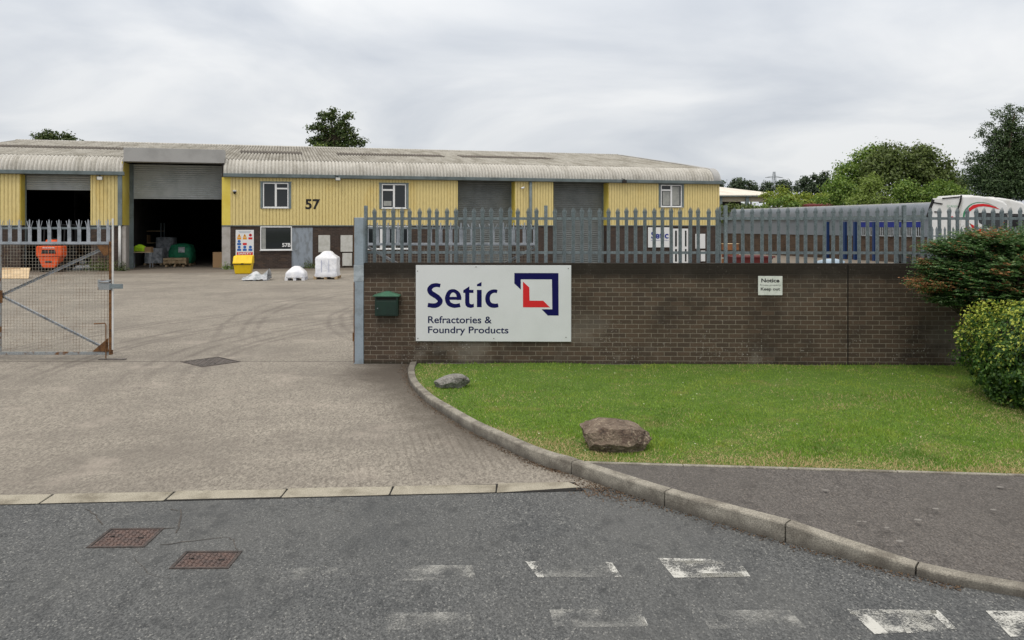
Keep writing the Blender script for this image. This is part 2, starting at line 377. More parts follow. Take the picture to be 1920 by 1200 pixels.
# concrete yard
m_conc, t_, b_ = newmat('yard_concrete'); k = NT(t_); co = k.coord(); s_ = k.n('ShaderNodeSeparateXYZ'); k.l(co, s_.inputs[0]); X_, Y_ = s_.outputs[0], s_.outputs[1]
cst = k.coord((1,.40,1), (.5,.35,.6)); cs2 = k.coord((1,.8,1), (-.4,.6,1.1))
gn = k.math('ADD', k.math('MULTIPLY', k.step(k.noise(cst, 36, 4, .85), .36, .64), .62), k.math('MULTIPLY', k.step(k.noise(cs2, 55, 3, .85), .36, .64), .4))
col = k.mix(gn, (.108,.097,.083), (.395,.362,.308))
col = k.mix(k.step(k.noise(co, .45, 6, .62), .40, .66, 0, .55), col, (.155,.140,.122))
col = k.mix(k.step(k.noise(co, 3.1, 5, .7), .42, .70, 0, .35), col, (.15,.132,.115))
col = k.mix(k.step(k.noise(co, 1.1, 4, .6), .55, .74, 0, .4), col, (.40,.355,.305))
col = k.mix(k.step(k.noise(co, 130, 2, .8), .64, .72, 0, .5), col, (.55,.49,.42))
# tyre tracks curving in from the gate towards the right of the yard
def tracks(cx, cy, radii, w, amt, col, ylo, yhi):
    dx = k.math('SUBTRACT', X_, cx); dy = k.math('SUBTRACT', Y_, cy)
    d = k.math('SQRT', k.math('ADD', k.math('MULTIPLY', dx, dx), k.math('MULTIPLY', dy, dy)))
    d = k.math('ADD', d, k.math('MULTIPLY', k.noise(co, .35, 2), .5))
    tot = None
    for r_ in radii:
        f = k.step(k.math('ABSOLUTE', k.math('SUBTRACT', d, r_)), 0, w, 1, 0)
        tot = f if tot is None else k.math('MAXIMUM', tot, f)
    tot = k.math('MULTIPLY', tot, k.step(k.noise(co, 1.2, 4), .3, .65, .3, 1))
    tot = k.math('MULTIPLY', tot, k.math('MULTIPLY', k.step(Y_, ylo, ylo+3), k.step(Y_, yhi-4, yhi, 1, 0)))
    return k.mix(k.math('MULTIPLY', tot, amt), col, (.115,.10,.088))
col = tracks(4.5, 14.0, (9.6,9.85,10.3,10.7,11.8,12.0,12.4,13.5,13.8,14.0), .12, .55, col, 10.5, 27)
col = tracks(9.0, 22.0, (13.2,13.5,13.8,15.4,15.7,16.2), .12, .55, col, 15, 34)
# expansion joint across the entrance and two more further in
for yy in (13.62, 29.4):
    f = k.step(k.math('ABSOLUTE', k.math('SUBTRACT', k.math('ADD', Y_, k.math('MULTIPLY', k.noise(co, 1.5, 2), .03)), yy)), .008, .03, .85, 0)
    col = k.mix(f, col, (.06,.052,.045))
# damp dirty corner beside the gate post and the kerb
dx = k.math('SUBTRACT', X_, -1.75); dy = k.math('SUBTRACT', Y_, 12.6)
dd = k.math('SQRT', k.math('ADD', k.math('MULTIPLY', dx, dx), k.math('MULTIPLY', k.math('MULTIPLY', dy, dy), .55)))
dd = k.math('ADD', dd, k.math('MULTIPLY', k.noise(co, 2.2, 5, .7), 1.1))
col = k.mix(k.step(dd, .75, 1.75, .85, 0), col, (.075,.062,.052))
yk_ = k.math('SUBTRACT', 13.3, Y_); xk_ = k.math('MULTIPLY_ADD', k.math('MULTIPLY', yk_, yk_), .058, -1.66)
dk_ = k.math('ADD', k.math('SUBTRACT', xk_, X_), k.math('MULTIPLY', k.noise(co, 3.5, 5, .7), .9))
col = k.mix(k.math('MULTIPLY', k.step(dk_, .35, 1.25, .8, 0), k.step(Y_, 7.3, 9.0)), col, (.085,.073,.060))
# apron in front of the units is darker
apr = k.math('ADD', k.math('SUBTRACT', Y_, k.math('MULTIPLY', X_, .276)), k.math('MULTIPLY', k.noise(co, 1.5, 4), .5))
col = k.mix(k.step(apr, 43.3, 44.0, 0, .7), col, (.16,.135,.11))
k.l(col, b_.inputs['Base Color']); b_.inputs['Roughness'].default_value = .9; b_.inputs['Specular IOR Level'].default_value = .2
wv = k.n('ShaderNodeTexWave', wave_type='BANDS', bands_direction='X'); wv.inputs['Scale'].default_value = 3.3; wv.inputs['Distortion'].default_value = .35; wv.inputs['Detail'].default_value = 2
mp = k.n('ShaderNodeMapping'); k.l(co, mp.inputs[0]); mp.inputs['Rotation'].default_value = (0,0,R(-12)); k.l(mp.outputs[0], wv.inputs[0])
gm = k.math('MULTIPLY', k.step(X_, -2.2, -1.2), k.math('MULTIPLY', k.step(k.noise(co, .8, 3, .55), .42, .60), k.step(Y_, 11.5, 12.8, 1, 0)))
gl0 = k.math('MULTIPLY', k.math('MULTIPLY', k.step(wv.outputs['Fac'], .0, .30, 1, 0), gm), .30)
k.put(b_.inputs['Base Color'], k.mix(gl0, col, (.085,.072,.058)))
k.bump(k.noise(co, 60, 4, .7), .8, .006, b_)
# soil under the lawn, lawn blades
m_soil = M('lawn_ground', (.085,.15,.020), (.17,.16,.05), sc=1.6, thr=(.55,.75), rough=1, grain=.4, gsc=70, bump=.02, bsc=60)
m_blade = leafmat('grass_blades', [(.105,.205,.018),(.185,.325,.030),(.28,.42,.055),(.145,.265,.022)], .3, dry=(.52,.41,.21), tone=True)
m_field = M('far_ground', (.07,.085,.035), (.10,.09,.05), sc=.1, rough=1)

# ---------------------------------------------------------------- setting: ground, yard, road, kerb, path, lawn
def sheet(name, pts, mat, z):
    o = MB().add([(x, y, z) for x, y in pts], [tuple(range(len(pts)))]).build(name, mat)
    return tag(o, kind='structure')
sheet('ground', [(-1500,-300),(1500,-300),(1500,2500),(-1500,2500)], m_field, -.03)
def ly(x): return 6.995 + .0745*x                        # line between road and concrete
sheet('driveway', [(-70,ly(-70)),(70,ly(70)),(70,75),(-70,95)], m_conc, 0.0)
sheet('road', [(-70,-25),(70,-25),(70,ly(70)),(-70,ly(-70))], m_road, -.0005)

KP = [(-1.66,13.45),(-1.60,12.6),(-1.43,11.59),(-1.105,10.5),(-.81,9.79),(-.462,9.0),(-.153,8.43),(.124,7.93),(.337,7.63),(.535,7.42),(1.22,6.575),(1.94,5.833),(2.588,5.266),(3.094,4.964),(4.2,4.45),(7,3.6),(14,2.2),(40,-2)]
def hg(x, y): return .02 + (.105-.02) * max(0., min(1., (13.1-y)/5.6))
def cat(P, per=8):
    out_ = []
    for i in range(len(P)-1):
        p0 = Vector(P[max(i-1,0)]); p1 = Vector(P[i]); p2 = Vector(P[i+1]); p3 = Vector(P[min(i+2,len(P)-1)])
        for k_ in range(per):
            t = k_/per
            out_.append(.5*((2*p1)+(-p0+p2)*t+(2*p0-5*p1+4*p2-p3)*t*t+(-p0+3*p1-3*p2+p3)*t**3))
    out_.append(Vector(P[-1])); return out_
KC = cat(KP)
def ktop(p):
    x, y = p
    if x < .535: return hg(x, y) + .018
    xs = [.535,1.22,1.94,2.588,3.1,60]; zs = [.118,.125,.135,.062,.055,.055]
    return float(np.interp(x, xs, zs))
def knorm(i):
    a = KC[max(i-1,0)]; b = KC[min(i+1,len(KC)-1)]; d = (b-a).normalized()
    return Vector((-d.y, d.x)) if True else None       # points away from the road (to the right/back)
KB = []
kerb = MB(); seg = []
jts = {9*8, 10*8, 11*8, 12*8, 14*8}
def ksec(p, n, zt):
    def q(o, z): w = p + n*o; return (w.x, w.y, z)
    return [q(0,-.06), q(.003,zt-.014), q(.008,zt-.004), q(.018,zt), q(.098,zt+.002), q(.105,zt-.006), q(.105,-.06)]
def flush():
    global seg
    if len(seg) > 1:
        kerb.rows(seg)
        b0 = len(kerb.v); kerb.v += seg[0]; kerb.f.append(tuple(range(b0, b0+7)))
        b0 = len(kerb.v); kerb.v += seg[-1]; kerb.f.append(tuple(range(b0+6, b0-1, -1)))
    seg = []
for i, p in enumerate(KC):
    n = knorm(i); zt = ktop(p); d = Vector((n.y, -n.x))
    KB.append((p + n*.105, zt))
    if i in jts:
        seg.append(ksec(p - d*.006, n, zt)); flush(); seg.append(ksec(p + d*.006, n, zt))
    else: seg.append(ksec(p, n, zt))
flush()
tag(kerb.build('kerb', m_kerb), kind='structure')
# flat kerb strip across the entrance
strip = MB()
xs = [-12.1,-11.2,-10.3,-9.4,-8.45,-7.5,-6.6,-5.7,-4.75,-3.82,-2.84,-1.91,-1.02,-.13,.60]
for a, b in zip(xs[:-1], xs[1:]):
    j = rnd.uniform(-.004,.004); z = .016 + rnd.uniform(-.002,.003); w = .215
    x1 = b - .008; last = b > .5
    y0 = lambda x: ly(x) - .075 + j
    strip.hexa([(a,y0(a),-.05),(x1,y0(x1)+(.09 if last else 0),-.05),(x1-(.1 if last else 0),y0(x1)+w-.02,-.05),(a+.01,y0(a)+w,-.05)],
               [(a,y0(a),z-.012),(x1,y0(x1)+(.09 if last else 0),z-.012),(x1-(.1 if last else 0),y0(x1)+w-.02,z),(a+.01,y0(a)+w,z)])
o = strip.build('kerb_strip', m_edge, bevel=.006); tag(o, kind='structure')
gapm = MB(); gapm.add([(-12,ly(-12)-.09,.0035),(.62,ly(.62)-.08,.0035),(.55,ly(.55)+.155,.0035),(-12,ly(-12)+.16,.0035)], [(0,1,2,3)])
tag(gapm.build('kerb_strip_bedding', m_gap), kind='structure')

# path: between kerb back and edging
def edgeY(x): return 7.39 - .1025*(x-.77)               # edging line
def kb_at_x(x):
    pts = [(q[0].x, q[0].y, q[1]) for q in KB]
    return float(np.interp(x, [p[0] for p in pts], [p[1] for p in pts])), float(np.interp(x, [p[0] for p in pts], [p[2] for p in pts]))
rows = []
cols_x = list(np.linspace(.62, 4.4, 64)) + list(np.linspace(4.6, 40, 40))
for x in cols_x:
    yk, zk = kb_at_x(x); ye = edgeY(x)
    rows.append([(x, yk*(1-t)+ye*t if ye > yk else yk, (zk-.006)*(1-t)+.104*t) for t in (0,.08,.25,.5,.75,1)])
tag(MB().rows(rows).build('path', m_path, smooth=True), kind='structure')
ed = MB()
x = .62
while x < 30:
    x1 = x + .91; ed.hexa([(x,edgeY(x),.0),(x1-.006,edgeY(x1),.0),(x1-.006,edgeY(x1)+.05,.0),(x,edgeY(x)+.05,.0)],
                          [(x,edgeY(x),.116),(x1-.006,edgeY(x1),.116),(x1-.006,edgeY(x1)+.05,.116),(x,edgeY(x)+.05,.116)]); x = x1
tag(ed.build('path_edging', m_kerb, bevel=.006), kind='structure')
# lawn
WF = Frame(-2.41, 13.38, -1.82)                          # boundary wall front plane
def wallY(x): return 13.38 - .03177*(x+2.41)
def frontY(x):
    if x < .66: return kb_at_x(x)[0] - .03
    return edgeY(x) + .045
def lawnz(x, y): return hg(x,y) + .02*(noise.noise((x*.8, y*.8, 3)))*min(1, max(0,(y-frontY(x))*2)) - .004
rows = []
for x in list(np.linspace(-1.53, 1.2, 60)) + list(np.linspace(1.3, 14, 90)):
    y0 = frontY(x); y1 = wallY(x) + .02
    rows.append([(x, y0+(y1-y0)*t, lawnz(x, y0+(y1-y0)*t)) for t in np.linspace(0,1,60)])
tag(MB().rows(rows).build('lawn_ground', m_soil, smooth=True), kind='structure')
def make_grass():
    r = np.random.RandomState(5); N = 230000
    xs_ = r.uniform(-1.5, 11.5, N*2); ys_ = r.uniform(6.2, 13.3, N*2)
    dens = np.clip((13.0 - ys_)/6, .25, 1)
    ok = r.rand(N*2) < dens
    kbx = np.array([q[0].x for q in KB]); kby = np.array([q[0].y for q in KB])
    fy = np.where(xs_ < .66, np.interp(xs_, kbx, kby), 7.39-.1025*(xs_-.77)+.055)
    ok &= (ys_ > fy + .012*r.rand(N*2)) & (ys_ < 13.38-.03177*(xs_+2.41)-.03)
    xs_, ys_, fy = xs_[ok][:N], ys_[ok][:N], fy[ok][:N]; n = len(xs_)
    zs_ = np.array([lawnz(a, b) for a, b in zip(xs_, ys_)])
    nz = np.array([noise.noise((a*1.1, b*1.1, 9))+.6*noise.noise((a*3.7, b*3.7, 2)) for a, b in zip(xs_, ys_)])
    edge = np.exp(-np.maximum(ys_-fy,0)/.20) * np.clip(.8+2.2*nz, 0, 1.6)
    dx, dy = xs_-.62, ys_-7.95
    edge += 1.5*np.exp(-((xs_-.50)**2/.10+(ys_-7.85)**2/.10)) + .75*np.exp(-((xs_+1.25)**2/.03+(ys_-12.6)**2/.5))
    edge += .6*np.exp(-((xs_-6.2)**2/.8+(ys_-9.2)**2/1.4)) + 1.6*np.exp(-np.maximum(ys_-fy,0)/.20)*((np.exp(-(xs_-2.9)**2/.5)+np.exp(-(xs_-4.4)**2/.2)+np.exp(-(xs_-.3)**2/.15)))
    nb = np.array([noise.noise((a*.6+7, b*.9, 4))+.5*noise.noise((a*1.9, b*2.6, 14)) for a, b in zip(xs_, ys_)])
    dry = np.clip(.015 + .5*np.clip(nz-.15,0,1) + .7*np.clip(nb-.08,0,1)*r.uniform(.4,1.4,n) + edge, 0, .95)
    h = r.uniform(.010,.027,n)*(1+.7*np.clip(-nz,-.6,1))
    tuft = np.maximum(np.exp(-np.maximum(13.38-.03177*(xs_+2.41)-ys_-.03,0)/.05), np.exp(-np.abs(np.hypot((xs_-1.0)/.52,(ys_-8.05)/.40)-1)/.10))
    tuft = np.maximum(tuft, np.exp(-np.abs(np.hypot((xs_+.81)/.34,(ys_-11.05)/.28)-1)/.15)) * (r.rand(n) < .55)
    h = h*(1+1.9*tuft*r.rand(n)); wdt = r.uniform(.003,.0065,n); a = r.uniform(0,2*np.pi,n)
    lx = r.normal(0,.016,n); lyy = r.normal(0,.016,n)
    v = np.zeros((n,3,3)); ca, sa = np.cos(a)*wdt, np.sin(a)*wdt
    v[:,0] = np.stack([xs_-ca, ys_-sa, zs_-.004],1); v[:,1] = np.stack([xs_+ca, ys_+sa, zs_-.004],1); v[:,2] = np.stack([xs_+lx, ys_+lyy, zs_+h],1)
    me = bpy.data.meshes.new('grass'); me.vertices.add(n*3); me.vertices.foreach_set('co', v.reshape(-1))
    me.loops.add(n*3); me.loops.foreach_set('vertex_index', np.arange(n*3)); me.polygons.add(n); me.polygons.foreach_set('loop_start', np.arange(n)*3); me.update(calc_edges=True)
    at = me.attributes.new('mixf','FLOAT','POINT'); at.data.foreach_set('value', np.repeat(dry,3).astype(np.float32))
    me.materials.append(m_blade); o = bpy.data.objects.new('grass', me); C.objects.link(o)
    tag(o, 'short mown green grass with dry yellow edges on the verge before the brick wall', 'grass', kind='stuff')
make_grass()
# road markings (worn give-way dashes)
def worn(name, a, b):
    m, t, bs = newmat(name); k = NT(t); co = k.coord()
    f = k.math('ADD', k.math('MULTIPLY', k.noise(co, 4.5, 3, .6), .6), k.math('MULTIPLY', k.noise(co, 75, 4, .75), .45))
    al = k.step(f, a, b); bs.inputs['Base Color'].default_value = (.62,.62,.58,1); bs.inputs['Roughness'].default_value = .8
    al = k.math('MULTIPLY', al, .82); tr = k.n('ShaderNodeBsdfTransparent'); ms = k.n('ShaderNodeMixShader'); k.l(al, ms.inputs[0]); k.l(tr.outputs[0], ms.inputs[1]); k.l(bs.outputs[0], ms.inputs[2])
    k.l(ms.outputs[0], t.nodes['Material Output'].inputs[0]); return m
w_good, w_mid, w_low, w_bad = worn('worn_paint_good', .45,.59), worn('worn_paint_mid', .47,.60), worn('worn_paint_low', .49,.70), worn('worn_paint_faint', .46,.88)
def dash(P, mat):                    # pixels of four corners -> ground
    pts = [G(x,y) for x,y in P]; o = MB().add([(p[0],p[1],.0035) for p in pts], [(0,1,2,3)]).build('road_marking', mat); tag(o, kind='structure')
def dash2(P, mat_mid):
    # dash with crisp paint left at its two ends
    tl,tr_,br,bl = P
    lp = lambda a,b,t: (a[0]+(b[0]-a[0])*t, a[1]+(b[1]-a[1])*t)
    dash([tl, lp(tl,tr_,.17), lp(bl,br,.17), bl], w_good); dash([lp(tl,tr_,.90), tr_, br, lp(bl,br,.90)], w_good)
    dash([lp(tl,tr_,.17), lp(tl,tr_,.90), lp(bl,br,.90), lp(bl,br,.17)], mat_mid)
dash2([(1233,1047),(1385,1050),(1407,1082),(1264,1084)], w_mid)
dash([(1260,1052),(1383,1052),(1385,1058),(1262,1058)], w_good); dash([(1290,1076),(1390,1075),(1395,1082),(1290,1084)], w_good)
dash([(985,1053),(1012,1054),(1020,1083),(1008,1083)], w_mid); dash([(1135,1054),(1148,1056),(1166,1083),(1152,1083)], w_good)
dash([(1012,1054),(1135,1054),(1152,1083),(1020,1083)], w_bad)
dash([(735,1062),(885,1060),(893,1088),(745,1090)], w_bad); dash([(872,1060),(885,1060),(893,1086),(880,1086)], w_low)
dash([(520,1066),(632,1064),(636,1086),(530,1088)], w_bad)
dash([(1030,1144),(1195,1142),(1215,1175),(1040,1178)], w_bad); dash([(1188,1142),(1200,1142),(1215,1172),(1206,1175)], w_low); dash([(1030,1144),(1195,1142),(1197,1148),(1032,1150)], w_low)
dash([(1310,1146),(1480,1144),(1512,1178),(1330,1180)], w_bad)
dash2([(1588,1143),(1758,1145),(1795,1180),(1640,1190)], w_low); dash([(1590,1143),(1755,1145),(1757,1152),(1596,1153)], w_mid); dash([(1680,1150),(1720,1150),(1760,1185),(1700,1188)], w_mid)
dash2([(1848,1146),(2010,1148),(2050,1188),(1895,1195)], w_mid)
dash([(720,1150),(880,1148),(890,1180),(725,1182)], w_bad)
# road cracks
ck = MB()
def crack(P, w=.0048):
    pts = [Vector((*G(x,y), .003)) for x,y in P]
    q = []
    for a, b in zip(pts[:-1], pts[1:]):
        for t in (0,.33,.66): q.append(a.lerp(b,t) + Vector((rnd.uniform(-.012,.012), rnd.uniform(-.012,.012), 0)))
    q.append(pts[-1]); L, Rr = [], []
    for i, p in enumerate(q):
        d = (q[min(i+1,len(q)-1)]-q[max(i-1,0)]).normalized(); nn = Vector((-d.y,d.x,0))*w*rnd.uniform(.4,1.2)
        L.append(p-nn); Rr.append(p+nn)
    ck.rows([L,Rr])
crack([(340,955),(338,985),(330,1000)], .006); crack([(190,985),(180,965),(160,955)]); crack([(298,993),(330,990)]); crack([(447,1034),(440,1012),(425,1008),(360,1015),(300,1022)])
crack([(250,1045),(275,1075),(320,1085)], .003); crack([(500,950),(560,945),(640,960)], .002); crack([(335,958),(320,955)],.005)
tag(ck.build('road_crack', M('crack_dirt', (.045,.04,.036), (.10,.09,.08), sc=9, grain=.3)), kind='structure')

# leaf litter and grit along the kerb
def litter():
    r = random.Random(3); mb = MB()
    for i in range(2600):
        t = r.random(); idx = int(t*8*12.5); idx = min(idx, len(KC)-2); p = KC[idx].lerp(KC[idx+1], r.random()); n = knorm(idx)
        o = -abs(r.gauss(0, .045)) - .004; q = p + n*o
        if p.y > 12.5: q = q - n*abs(r.gauss(0,.05))
        s = r.uniform(.003,.011); a = r.uniform(0,6.28); h = r.uniform(.003,.012)
        mb.add([(q.x+s*math.cos(a),q.y+s*math.sin(a),.002),(q.x+s*math.cos(a+2),q.y+s*math.sin(a+2),h),(q.x+s*math.cos(a+4),q.y+s*math.sin(a+4),.004)], [(0,1,2)])
    for i in range(800):
        x = r.gauss(.78,.16); y = 7.0 + r.gauss(-.02,.13) - (x-.7)*.5
        s = r.uniform(.004,.012); a = r.uniform(0,6.28)
        mb.add([(x+s*math.cos(a),y+s*math.sin(a),.003),(x+s*math.cos(a+2),y+s*math.sin(a+2),.01),(x+s*math.cos(a+4),y+s*math.sin(a+4),.004)], [(0,1,2)])
    o = mb.build('leaf_litter', leafmat('litter', [(.09,.055,.035),(.15,.10,.06),(.05,.035,.025)], .1))
    tag(o, 'brown leaf litter and grit lying along the foot of the kerb', 'litter', kind='stuff')
litter()
def clover():
    r = random.Random(11); mb = MB()
    for i in range(60):
        x = r.uniform(-1,6); y = r.uniform(7.6,12.8)
        if y < frontY(x)+.2: continue
        z = lawnz(x,y)+.03; s = r.uniform(.006,.013)
        mb.add([(x+s*math.cos(a),y+s*math.sin(a),z+.004*math.sin(3*a)) for a in (0,1.3,2.6,3.9,5.1)], [(0,1,2,3,4)])
    tag(mb.build('clover_flower', M('petal_white', (.6,.6,.45), grain=0)), 'tiny pale clover flowers and petals scattered on the lawn', 'flowers', kind='stuff')
clover()
def pebbles():
    r = random.Random(12); mb = MB()
    for (px_, py_, s) in [(1548,922,.03),(1570,916,.018),(1566,922,.012),(1610,981,.02),(1622,982,.02),(1663,993,.024),(1755,957,.03),(1721,978,.03),(1688,1018,.03),(1875,916,.03),(1862,959,.028),(1628,943,.008),(1727,947,.008)]:
        x, y = G(px_, py_, .1); mb.add([(x+s*math.cos(a)*r.uniform(.6,1.1),y+s*.7*math.sin(a)*r.uniform(.6,1.1),.1145) for a in np.linspace(0,5.5,8)], [tuple(range(8))])
    return mb
o = pebbles().build('path_stain', M('pale_stain', (.20,.19,.175), grain=.1)); tag(o, kind='structure')

# manhole covers
def cover(P, z, label, mat, n=9, diam=False):
    pts = [Vector((*G(x,y),0)) for x,y in P]; c = sum(pts, Vector())/4; th = math.atan2(pts[1].y-pts[0].y, pts[1].x-pts[0].x)
    if not diam: th = (th + math.atan2(pts[3].y-pts[0].y, pts[3].x-pts[0].x)-math.pi/2)/2
    w = (pts[1]-pts[0]).length; d = (pts[3]-pts[0]).length
    t = thing('manhole_cover', label, 'manhole cover', (c.x,c.y,z), th)
    f = MB()
    w -= .045; d -= .045
    for a in ((-w/2-.02,w/2+.02,-d/2-.02,-d/2),(-w/2-.02,w/2+.02,d/2,d/2+.02),(-w/2-.02,-w/2,-d/2,d/2),(w/2,w/2+.02,-d/2,d/2)): f.box(a[0],a[1],a[2],a[3],-.02,.006)
    f.build('frame', m_iron_f, t)
    p = MB(); p.box(-w/2+.006,w/2-.006,-d/2+.006,d/2-.006,-.02,.002)
    for i in range(n):
        for j in range(n):
            x = (-w/2+.03)+(w-.06)*i/(n-1); y = (-d/2+.03)+(d-.06)*j/(n-1); l = (w-.06)/(n-1)*.36; s = .2*l
            if (i+j) % 2: l, s = s, l
            p.box(x-l,x+l,y-s,y+s,.002,.007)
    p.build('lid', mat, t)
    for sx, sy in ((-.3,.05),(.3,-.05)): MB().box(w*sx-.018,w*sx+.018,d*sy-.007,d*sy+.007,.006,.0085).build('keyhole', m_gap, t)
m_iron2 = M('grey_iron', (.13,.115,.105), (.085,.075,.07), sc=10, rough=.8, grain=.3, gsc=60)
cover([(170,1026),(275,1029),(298,992),(205,990)], 0, 'square rusty iron cover in the asphalt, the one farther left', m_iron)
cover([(322,1066),(432,1069),(447,1034),(348,1033)], 0, 'square rusty iron cover in the asphalt, nearer and right of the other', m_iron)
cover([(350,680),(392,690),(441,677),(395,668)], 0, 'grey metal drain cover set diagonally in the concrete entrance', m_iron2, 11, True)

# ---------------------------------------------------------------- text helper
def text_mesh(s, mat, parent, x0, x1, z0, h, y, bold=0.0, name='lettering', depth=.002):
    cu = bpy.data.curves.new('t', 'FONT'); cu.body = s; cu.size = 1; cu.offset = bold; cu.extrude = 0; cu.resolution_u = 4
    ob = bpy.data.objects.new('t', cu); C.objects.link(ob)
    dg = bpy.context.evaluated_depsgraph_get(); me = bpy.data.meshes.new_from_object(ob.evaluated_get(dg))
    bpy.data.objects.remove(ob); bpy.data.curves.remove(cu)
    vs = np.array([v.co[:] for v in me.vertices]); mn, mxx = vs.min(0), vs.max(0)
    cap = .72                                           # cap height of the built-in font at size 1
    for v in me.vertices:
        v.co = ((x0 + (v.co.x-mn[0])/(mxx[0]-mn[0])*(x1-x0)), y, z0 + v.co.y/cap*h)
    me.materials.append(mat); me.name = name
    o = bpy.data.objects.new(name, me); C.objects.link(o); o.parent = parent
    return o
def stroke(mb, pts, w, y, conv, per=5, ws=None):
    P = cat(pts, per); L, Rr = [], []
    for i, p in enumerate(P):
        d = (P[min(i+1,len(P)-1)]-P[max(i-1,0)]).normalized(); n = Vector((-d.y,d.x))
        ww = w if ws is None else float(np.interp(i/(len(P)-1), np.linspace(0,1,len(ws)), ws))
        a = conv(p-n*ww/2); b = conv(p+n*ww/2); L.append((a[0],y,a[1])); Rr.append((b[0],y,b[1]))
    mb.rows([L,Rr])

# ---------------------------------------------------------------- boundary wall
UE = WF.u(1590); ULEN = 13.2; WT = .22
wall = thing('boundary_wall', 'long low brown brick wall between gate post and bushes with sooty top', 'wall', WF.w(0,0,0), WF.a)
def wmb(u0, u1):
    return MB().box(u0,u1,0,WT,-.15,1.64)
u0 = WF.u(682.5)
wmb(u0, UE-.010).build('brickwork', m_brick, wall); wmb(UE+.010, ULEN).build('brickwork', m_brick, wall)
MB().box(UE-.010,UE+.010,.014,WT-.006,-.1,1.63).build('movement_joint', m_gap, wall)
# irregular mortar fillet at foot
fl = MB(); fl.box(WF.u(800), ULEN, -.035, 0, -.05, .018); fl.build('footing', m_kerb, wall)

# palisade fence behind the wall
FF_v = .24
def pale(h, z0, head=.16, w=.058, splay=.012, lean=0):
    """W-section pale with a spear head whose edges flare out"""
    prof = [(-w/2,.004),(-w/2+.007,-.012),(-.011,-.004),(0,-.016),(.011,-.004),(w/2-.007,-.012),(w/2,.004)]
    mb = MB()
    def ring(z, sc, t=0.0, bk=0.0): return [(p[0]*sc, p[1]+t, z) for p in prof]
    fr = [ring(z0,1), ring(z0+h-head,1), ring(z0+h-head*.75,1.12), ring(z0+h-head*.52,1.34)]
    mb.rows(fr); bkk = [[(p[0],p[1]+.003,p[2]) for p in r_] for r_ in fr]; mb.rows(bkk)
    mb.rows([[r_[0] for r_ in fr],[r_[0] for r_ in bkk]]); mb.rows([[r_[-1] for r_ in fr],[r_[-1] for r_ in bkk]])
    # three points
    t = fr[-1]; zt = z0+h
    for tri, ap in (((0,1,2),(-.012, -.006, zt-.012)), ((2,3,4),(0,-.010,zt)), ((4,5,6),(.012,-.006,zt-.012))):
        vs = [t[i] for i in tri] + [(t[i][0],t[i][1]+.003,t[i][2]) for i in tri] + [ap]
        mb.add(vs, [(0,1,6),(1,2,6),(3,4,6),(4,5,6),(0,3,6),(2,5,6)])
    return mb
fence = thing('palisade_fence', 'galvanised steel palisade fence with spiked pales along the top of the brick wall', 'fence', WF.w(0,FF_v,0), WF.a)
PX = [685.5, 1023.5, 1361.0, 1696.0, 2030.0]
zt = 2.25 + 35/112.6
protoP = None; ipale = 0
posts_u = [WF.u(p, FF_v) for p in PX]
for i, pu in enumerate(posts_u):
    pm = MB()
    w = .058 if i in (1,) else .05
    pm.box(pu-w/2,pu+w/2,-.012,-.006,0,zt+.02); pm.box(pu-w/2,pu+w/2,.05,.056,0,zt+.02); pm.box(pu-.003,pu+.003,-.006,.05,0,zt+.02)
    if i >= 2:
        pm.box(pu-.10,pu-.09+.02,.045,.06,0,zt)
    pm.build('post', m_galv, fence)
for zz in (2.25+13/112.6, 2.25-50/112.6):
    rm = MB(); rm.box(posts_u[0],posts_u[-1],.012,.018,zz-.022,zz+.022); rm.box(posts_u[0],posts_u[-1],.018,.048,zz-.022,zz-.017)
    rm.build('rail', m_galv, fence)
pmesh = pale(zt-1.0, 1.0).build('pale', m_galv, fence)
first = True
for a, b in zip(posts_u[:-1], posts_u[1:]):
    for j in range(1, 20):
        u = a + (b-a)*j/20 + rnd.uniform(-.004,.004)
        o = pmesh if first else pmesh.copy()
        if not first: C.objects.link(o); o.parent = fence
        first = False
        o.location = (u, 0, rnd.uniform(-.012,.008)); o.rotation_euler = (0, R(rnd.uniform(-.35,.35)), R(rnd.uniform(-4,4)))

# gate post
gp = thing('gate_post', 'square grey blue steel gate post with rusty edge at the end of the brick wall', 'post', WF.w(WF.u(673), .06, 0), WF.a)
w = .078
ztp = CAMZ + 15/115.
MB().box(-w,w,-w,w,1.61,ztp).build('upper_post', m_post, gp, bevel=.006)
MB().box(-w-.003,w+.003,-w-.003,w+.003,1.34,1.61).build('patched_section', m_post2, gp, bevel=.004)
MB().box(-w,w,-w,w,-.1,1.34).build('lower_post', m_post, gp, bevel=.006)
MB().box(-w-.005,-w+.010,-w-.006,-w+.03,.02,1.33).box(-w-.004,-w+.004,-w-.004,-w+.02,1.62,ztp).build('rusty_edge', m_rust, gp)
MB().tube([(-w-.02,-.02,.36),(-w-.02,-.02,.5)],.016,8).build('hinge', m_rust, gp)

